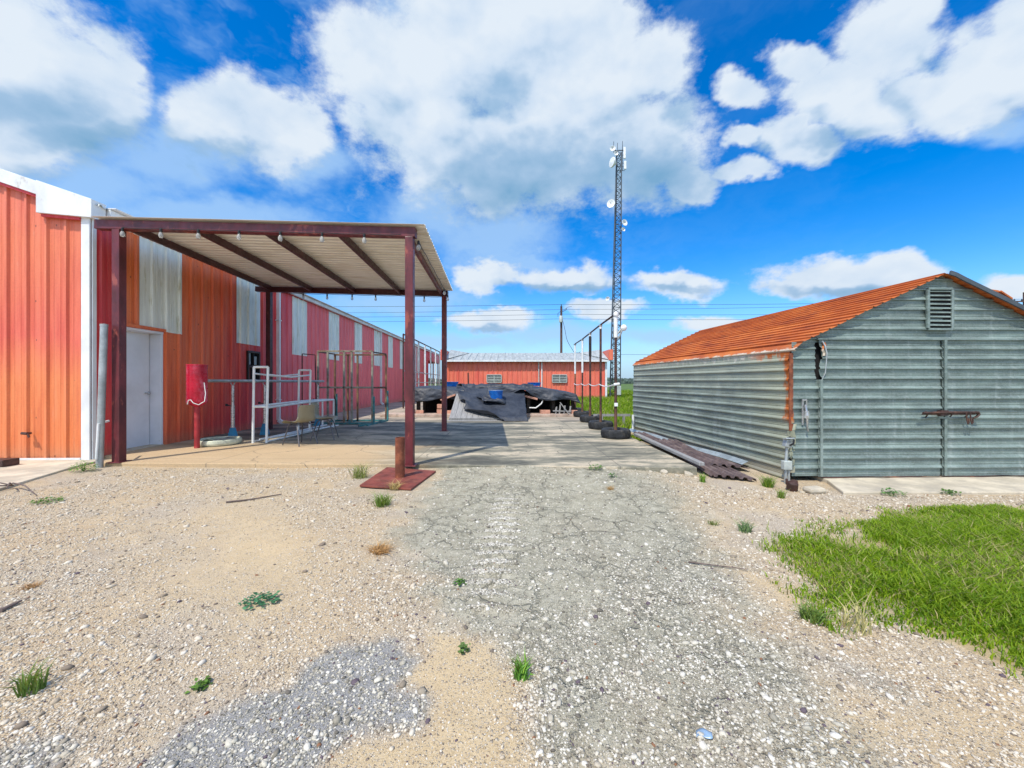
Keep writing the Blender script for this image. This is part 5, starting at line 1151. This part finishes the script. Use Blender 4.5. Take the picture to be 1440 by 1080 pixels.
# tarp: top plus hanging hem
def tarp(label, x0, x1, yb, yf, hem, ztop, seed, nx=110, right_drop=0.0):
    m = MB(); rows = 46
    def fn(u, v):
        x = x0 + (x1 - x0) * u
        n = float(fbm(x * 1.6 + seed, v * 4, 4, seed)) - .5; n2 = float(fbm(x * 6 + seed, v * 9, 3, seed + 4)) - .5
        zt = ztop(x)
        if v < .55:
            k = v / .55; y = yb + (yf - yb) * k; z = zt + .12 * n + .025 * n2 - .06 * k
            side = min(1, (1 - u) * 22, u * 30 + .2); z = z * side + (1 - side) * max(.45, z - .45)
            return (x + .05 * n2, y, z)
        k = (v - .55) / .45; h = hem(x); z0 = zt - .06 + .12 * n * (1 - k); side = min(1, (1 - u) * 22, u * 30 + .2); z0 = z0 * side + (1 - side) * max(.45, z0 - .45)
        z = z0 + (h - z0) * k ** 1.1
        return (x + .06 * n2 * k, yf - .06 - .10 * math.sin(k * 1.7) - .09 * k * math.sin(x * 5.5 + 2 * n) + .05 * n2, z)
    m.grid(fn, nx, rows); return tag(m.build('tarpaulin', MAT['tarp'], smooth=True, solid=.006, angle=70), label, 'tarpaulin', 'black tarpaulins')
tarp('wide black tarpaulin spread over the left of the low platform', -3.75, -.9, 19.2, 13.95, lambda x: .56 + .07 * math.sin(x * 2.1) + .02 * math.sin(x * 7), lambda x: 1.02 + .05 * math.sin(x * 1.3), 3)
tarp('wide black tarpaulin sagging over the right of the low platform', -.95, 2.45, 19.2, 13.9, lambda x: (.72 - .22 * max(0, x - .3) / 2) + .06 * math.sin(x * 4) + .18 * math.exp(-((x - .35) / .35) ** 2), lambda x: 1.08 - .06 * max(0, x) - .10 * max(0, x - 1.2), 8)
# rumpled ridge of folded tarp on top
m = MB(); 
def roll(u, v):
    x = -2.1 + 2.9 * u; a = v * math.pi; n = float(fbm(u * 16, v * 3, 4, 91)); r = .10 + .12 * n
    return (x, 14.9 - math.cos(a) * (r + .10) + .2 * math.sin(u * 5), 1.00 + math.sin(a) * r * 1.1 - .03)
m.grid(roll, 90, 12); tag(m.build('folded_tarpaulin', MAT['tarp'], smooth=True, angle=80), 'rumpled roll of black tarpaulin along the top of the platform', 'tarpaulin')
# ramp in front
t = thing('wooden_ramp', 'grey boarded ramp leading up to the tarp-covered platform', 'ramp', (-1.2, 12.6, 0))
def rp(x, y): return .09 + max(0, (y - 12.25)) * .46
m = MB()
for k in range(13):
    xa = -1.98 + k * .183
    for a, b, dz in ((12.2, 14.05, 0),):
        xl = xa + .32 * max(0, min(1, (b - 12.2) / 1.85))
        m.add([(xa, a, rp(xa, a)), (xa + .176, a, rp(xa, a)), (xa + .176, b, rp(xa, b)), (xa, b, rp(xa, b)), (xa, a, rp(xa, a) - .045), (xa + .176, a, rp(xa, a) - .045), (xa + .176, b, rp(xa, b) - .045), (xa, b, rp(xa, b) - .045)], [(0, 1, 2, 3), (7, 6, 5, 4), (0, 4, 5, 1), (1, 5, 6, 2), (2, 6, 7, 3), (3, 7, 4, 0)])
m.build('ramp_board', MAT['grey_timber'], t, bevel=.004)
m = MB()
for k, (y, z) in enumerate(((12.16, .03), (12.20, .075))): m.bar((-1.95 - .02 * k, y, z), (.36, y + .02, z), .16, .035)
m.bar((-2.05, 12.05, .012), (-.3, 12.1, .012), .30, .022); m.build('ramp_sill', MAT['grey_timber'], t, bevel=.004)
m = MB(); m.add([(-1.98, 12.2, 0), (-1.98, 14.05, 0), (-1.98, 14.05, .86), (-1.98, 12.2, .04)], [(0, 1, 2, 3)]); m.build('side_board', MAT['grey_timber'], t, solid=.03)
# tarp dragged down the ramp
m = MB()
def drag(u, v):
    yy = 14.3 - 2.42 * v; xl = -1.92 + .30 * min(1, v / .7) + 1.25 * max(0, (v - .7) / .3); xr = .44 + .04 * v
    x = xl + (xr - xl) * u; n = float(fbm(x * 2.2, yy * 2.2, 4, 55)) - .5; n2 = float(fbm(x * 5, yy * 7, 3, 57)) - .5
    e = math.exp(-u * 9)
    z = rp(x, min(yy, 14.05)) + .035 + .10 * (n + .3) * (.5 + e) + .16 * e * abs(math.sin(yy * 5 + 2 * n)) + .035 * n2
    if v > .94: z = max(.012, z - (v - .94) * 2.2)
    return (x + .06 * n2 + .12 * e * math.sin(yy * 6), yy, z)
m.grid(drag, 60, 70); tag(m.build('tarpaulin', MAT['tarp'], smooth=True, solid=.006, angle=70), 'black tarpaulin dragged down over the grey ramp', 'tarpaulin', 'black tarpaulins')
m = MB()
def bunch(u, v):
    a = u * 2 * math.pi; n = float(fbm(math.cos(a) * 1.6 + 5, v * 4 + math.sin(a) * 1.6, 4, 77)); r = (.14 + .26 * n) * math.sin(v * math.pi) ** .7
    return (-1.25 + 1.0 * v + r * .4 * math.cos(a) + .1 * math.sin(9 * v), 12.95 + .5 * (1 - v) + r * math.cos(a), rp(0, 12.95 + .5 * (1 - v)) + .06 + r * .7 * abs(math.sin(a)))
m.grid(bunch, 36, 44); tag(m.build('tarp_bundle', MAT['tarp'], smooth=True, angle=80), 'crumpled bundle of black tarpaulin on the ramp beside the blue tub', 'tarpaulin')
# blue tubs
def tub(label, p, r, h, z):
    t = thing('plastic_tub', label, 'tub', (p[0], p[1], z), 0, 'blue plastic tubs'); 
    m = MB(); m.lathe([(0, 0), (r * .86, 0), (r * .90, .02), (r * .97, h * .80), (r * 1.0, h * .84), (r * 1.0, h * .97), (r * 1.06, h * .985), (r * 1.06, h), (r * .94, h), (r * .90, h * .85), (r * .84, .03), (0, .03)], (p[0], p[1], z), 32); m.build('tub', MAT['blue_tub'], t, smooth=True)
    m = MB(); m.lathe([(r * 1.062, h * .975), (r * 1.075, h * .99), (r * 1.062, h * 1.005)], (p[0], p[1], z), 32); m.build('rim', M('pale tub rim', (.42, .55, .66), .4), t, smooth=True)
tub('blue round tub standing on the tarp-covered ramp', (-.55, 13.2), .24, .34, .60)
tub('blue tub far behind on the platform beside the carport post', (-2.75, 17.6), .32, .22, 1.02)
tub('small blue tub on the platform below the right wall vent', (1.0, 17.4), .30, .16, 1.05)
m = MB(); m.tube([(-1.85, 16.5, .9), (-1.87, 16.5, 1.62)], .03, 8); tag(m.build('stub_pipe', MAT['rust_dark'], smooth=True), 'short rusty pipe sticking up out of the tarpaulin', 'pipe')
m = MB(); m.tube([(.62, 13.85, .30), (.85, 13.8, .30), (1.05, 13.82, .45), (1.12, 13.85, .62)], .022, 8); tag(m.build('white_hose', MAT['white_pipe'], smooth=True), 'curved white hose hanging out under the right tarpaulin', 'hose')
m = MB(); m.box((.55, 13.95, .70), (.75, .25, .07), Matrix.Rotation(.25, 3, 'Y')); tag(m.build('loose_plank', MAT['pink_block'], bevel=.006), 'orange brown plank poking out under the tarpaulin right of the ramp', 'plank')
m = MB(); m.box((-2.25, 13.75, .68), (.55, .3, .06), Matrix.Rotation(-.35, 3, 'Y')); tag(m.build('loose_plank', MAT['pink_block'], bevel=.006), 'tan plank poking out under the tarpaulin left of the ramp', 'plank')
m = MB()
for x, z in ((1.55, .22), (1.68, .3), (1.85, .26), (2.05, .24)): m.bar((x, 13.75, .09), (x + .04, 13.8, z + .12), .05, .04)
m.bar((1.45, 13.74, .2), (2.1, 13.74, .18), .04, .04); m.bar((1.7, 13.7, .5), (2.0, 13.65, .1), .05, .03); tag(m.build('broken_pallet', MAT['grey_timber']), 'broken grey pallet slats under the right tarpaulin', 'pallet')
bk = [(-3.62, 13.85, .19, 'pair'), (-3.30, 13.9, .15, ''), (-2.52, 13.8, .19, ''), (-2.30, 13.85, .15, ''), (-2.52, 13.82, .345, ''), (-2.02, 13.85, .17, ''), (1.18, 13.9, .16, ''), (2.2, 13.92, .15, '')]
bl_ = ['leftmost pinkish block under the tarp hem by the cage', 'low pinkish block just right of the leftmost block', 'lower pinkish block of the two stacked left of the ramp', 'pinkish block flat against the stacked pair left of the ramp', 'upper pinkish block of the two stacked left of the ramp', 'pinkish block right beside the ramp side board', 'single pinkish block under the right tarpaulin', 'pinkish block near the farthest tyre post']
for (x, y, z, _), lb in zip(bk, bl_):
    m = MB(); w_, d_, h_ = random.uniform(.26, .36), .20, .15
    m.box((0, 0, 0), (w_, d_, h_)); o = m.build('brick_block', MAT['pink_block'], bevel=.008); o.location = (x, y, z - .015 if z < .3 else z + .01); o.rotation_euler = (0, 0, random.uniform(-.15, .15)); tag(o, lb, 'block', 'pinkish blocks under the platform')

# ---------------------------------------------------------------- lattice mast
TX, TY = 8.55, 32.7; TB = -.26; TT = 20.6
tw_ = thing('radio_mast', 'tall grey lattice radio mast carrying white dishes', 'radio mast', (TX, TY, TB))
def leg(k, z):
    w = .56 - .30 * (z - TB) / (TT - TB); a = R(90 + 120 * k) + .3; lean = (z - TB) / (TT - TB) * .42
    return Vector((TX + lean + w * math.cos(a), TY + w * math.sin(a), z))
for k in range(3):
    m = MB(); m.tube([leg(k, TB), leg(k, TT)], .052, 8); m.build('mast_leg', MAT['grey_metal'], tw_, smooth=True)
m = MB(); z = TB; i = 0; st_h = .52
while z < TT - .1:
    z2 = min(z + st_h, TT)
    for k in range(3):
        a, b = (k, (k + 1) % 3) if i % 2 == 0 else ((k + 1) % 3, k)
        m.tube([leg(a, z), leg(b, z2)], .026, 5, False); m.tube([leg(k, z2), leg((k + 1) % 3, z2)], .020, 5, False)
    z = z2; i += 1
m.build('lattice', MAT['grey_metal'], tw_, smooth=True)
m = MB(); m.tube([leg(0, 1) + Vector((.1, -.3, 0)), leg(0, TT - 1) + Vector((.05, -.1, 0))], .03, 6); m.build('feed_cable', MAT['black_plastic'], tw_, smooth=True)
def dish(px, py, r, aim, drum=False):
    p = P3(px, py, TY - .4); d = Vector(aim).normalized(); q = Vector((0, 0, 1)).rotation_difference(d).to_matrix()
    m = MB()
    if drum: m.lathe([(r * .35, -.25), (r * .75, -.10), (r, .02), (r, .10), (r * .97, .12), (0, .16)], p, 24, q)
    else: m.lathe([(0, -.10), (r * .6, -.06), (r, .03), (r, .06), (r * .95, .06), (r * .55, -.02), (0, -.05)], p, 24, q)
    o = m.build('dish', MAT['dish_white'], tw_, smooth=True)
    m = MB(); c = Vector((TX + .42 * (p.z - TB) / (TT - TB), TY, p.z)); m.tube([p - d * .08, p.lerp(c, .6), c], .025, 6)
    if not drum: m.tube([p, p + d * .22], .022, 6)
    m.build('bracket', MAT['grey_metal'], o, smooth=True)
dish(861.6, 209.2, .23, (-.2, -1, .1)); dish(866.0, 216.0, .19, (.1, -1, .1)); dish(861.8, 228.5, .40, (-1, -.35, 0), True); dish(859.3, 286.5, .34, (-.55, -1, .05)); dish(878, 313.3, .27, (.45, -1, .1)); dish(876.2, 322.8, .17, (.4, -1, .1)); dish(854.7, 420, .17, (-.7, -1, 0))
for px, y0, y1 in ((878.2, 207, 223), (879, 226.5, 238)):
    p = P3(px, y1, TY); q = P3(px, y0, TY); m = MB(); m.bar(p, q, .20, .12, up=(0, 1, 0)); o = m.build('panel_antenna', MAT['dish_white'], tw_, bevel=.02)
    m = MB(); c = p.lerp(q, .3); m.tube([c + Vector((-.1, 0, 0)), (TX + .42, TY, c.z)], .022, 6); c = p.lerp(q, .75); m.tube([c + Vector((-.1, 0, 0)), (TX + .42, TY, c.z)], .022, 6); m.build('bracket', MAT['grey_metal'], o)
for px, y0, y1 in ((863, 215, 199), (868.3, 212, 201), (875.4, 216, 198.5)): m = MB(); m.tube([P3(px, y0, TY), P3(px, y1, TY)], .022, 6); m.build('whip_antenna', MAT['grey_metal'], tw_)
m = MB(); m.tube([P3(864, 212, TY), P3(878, 212, TY)], .03, 6); m.tube([P3(866, 240, TY), P3(878.5, 240, TY)], .025, 6); m.tube([P3(875.4, 240, TY), P3(875.4, 204, TY)], .022, 6); m.build('cross_arm', MAT['grey_metal'], tw_)
m = MB(); p = P3(869.5, 549, TY - .7); m.box(p, (.40, .25, .75)); m.build('equipment_box', MAT['box_grey'], tw_, bevel=.02)

# ---------------------------------------------------------------- power lines
UY = 45.0
def pole(label, px, ytop, xarm):
    X = (px - 720) / F * UY; zt = CAMZ + (HOR - ytop) / F * UY
    t = thing('utility_pole', label, 'utility pole', (X, UY, -.26)); m = MB(); m.tube([(X, UY, -.3), (X, UY, zt)], [.16, .12], 10); m.build('pole', MAT['pole_wood'], t, smooth=True)
    return t, X, zt
t, UX, UZ = pole('brown wooden utility pole with a grey transformer behind the low roof', 789.3, 430.5, False)
m = MB(); m.lathe([(0, -.40), (.20, -.38), (.22, -.3), (.22, .28), (.17, .36), (0, .38)], (UX - .08, UY - .34, UZ - 1.55), 18); m.build('transformer', MAT['box_grey'], t, smooth=True)
m = MB(); m.bar((UX, UY - .1, UZ - .15), (UX, UY - .1, UZ + .15), .10, .10); m.tube([(UX, UY, UZ), (UX, UY, UZ + .22)], .05, 8); m.tube([(UX, UY - .1, UZ - .75), (UX + .55, UY - .1, UZ - .45), (UX + .62, UY - .1, UZ - .25)], .03, 6); m.tube([(UX, UY - .1, UZ - .55), (UX - .4, UY - .1, UZ - .85), (UX - .4, UY - .1, UZ - 1.25)], .03, 6); m.tube([(UX + .1, UY - .1, UZ - .6), (UX + .7, UY - .1, UZ - .15), (UX + 1.2, UY - .1, UZ - .05)], .018, 5); m.build('insulator_arm', MAT['grey_metal'], t)
t, VX, VZ = pole('utility pole with a short cross arm beyond the tin shed', 1440.5, 411, True)
m = MB(); m.bar((VX - 1.5, UY - .15, VZ - 1.1), (VX + 1.5, UY - .15, VZ - 1.1), .12, .14); m.build('cross_arm', MAT['pole_wood'], t)
m = MB()
for dx in (-1.35, -.5, 1.35): m.lathe([(.06, 0), (.08, .05), (.05, .22), (0, .24)], (VX + dx, UY - .15, VZ - 1.03), 10)
m.build('insulator', MAT['grey_metal'], t, smooth=True)
def wire(label, pts, r, sag):
    m = MB(); P = []
    for a, b in zip(pts[:-1], pts[1:]):
        a, b = Vector(a), Vector(b)
        for k in range(16): u = k / 16; P.append(a.lerp(b, u) - Vector((0, 0, sag * 4 * u * (1 - u))))
    P.append(Vector(pts[-1])); m.tube(P, r, 5); tag(m.build('power_line', MAT['grey_metal'], smooth=True), label, 'power line', 'power lines across the sky')
wire('topmost power line, slung from the pole tip', [(-50, UY, UZ + .15), (UX, UY, UZ + .2), (VX - .5, UY, VZ - .8)], .020, .25)
wire('second power line from the top, just under the topmost wire', [(-50, UY + .3, UZ - .55), (UX, UY + .15, UZ - .35), (VX - 1.35, UY, VZ - .85)], .018, .3)
wire('third power line from the top, level with the transformer lid', [(-50, UY + .2, UZ - 1.0), (UX, UY + .15, UZ - .9), (VX, UY, VZ - 2.0)], .018, .3)
wire('fourth power line, lowest of the upper bundle', [(-50, UY + .2, UZ - 1.55), (UX, UY + .15, UZ - 1.45), (VX, UY, VZ - 2.6)], .018, .3)
wire('low power line just above the far roofs', [(-50, UY + 3, 4.9), (UX, UY + 3, 4.75), (60, UY + 3, 4.7)], .018, .12)
m = MB(); a = Vector((UX + .1, UY - .2, UZ - 1.6)); b = Vector((6.3, 36, 4.05)); m.tube([a.lerp(b, k / 14) - Vector((0, 0, 1.3 * 4 * (k / 14) * (1 - k / 14))) + Vector((.25 * math.sin(k), 0, 0)) * .2 for k in range(15)], .025, 5); tag(m.build('service_drop', MAT['black_plastic'], smooth=True), 'dark service cable drooping from the transformer to the low roof', 'cable')
bpy.context.view_layer.update()
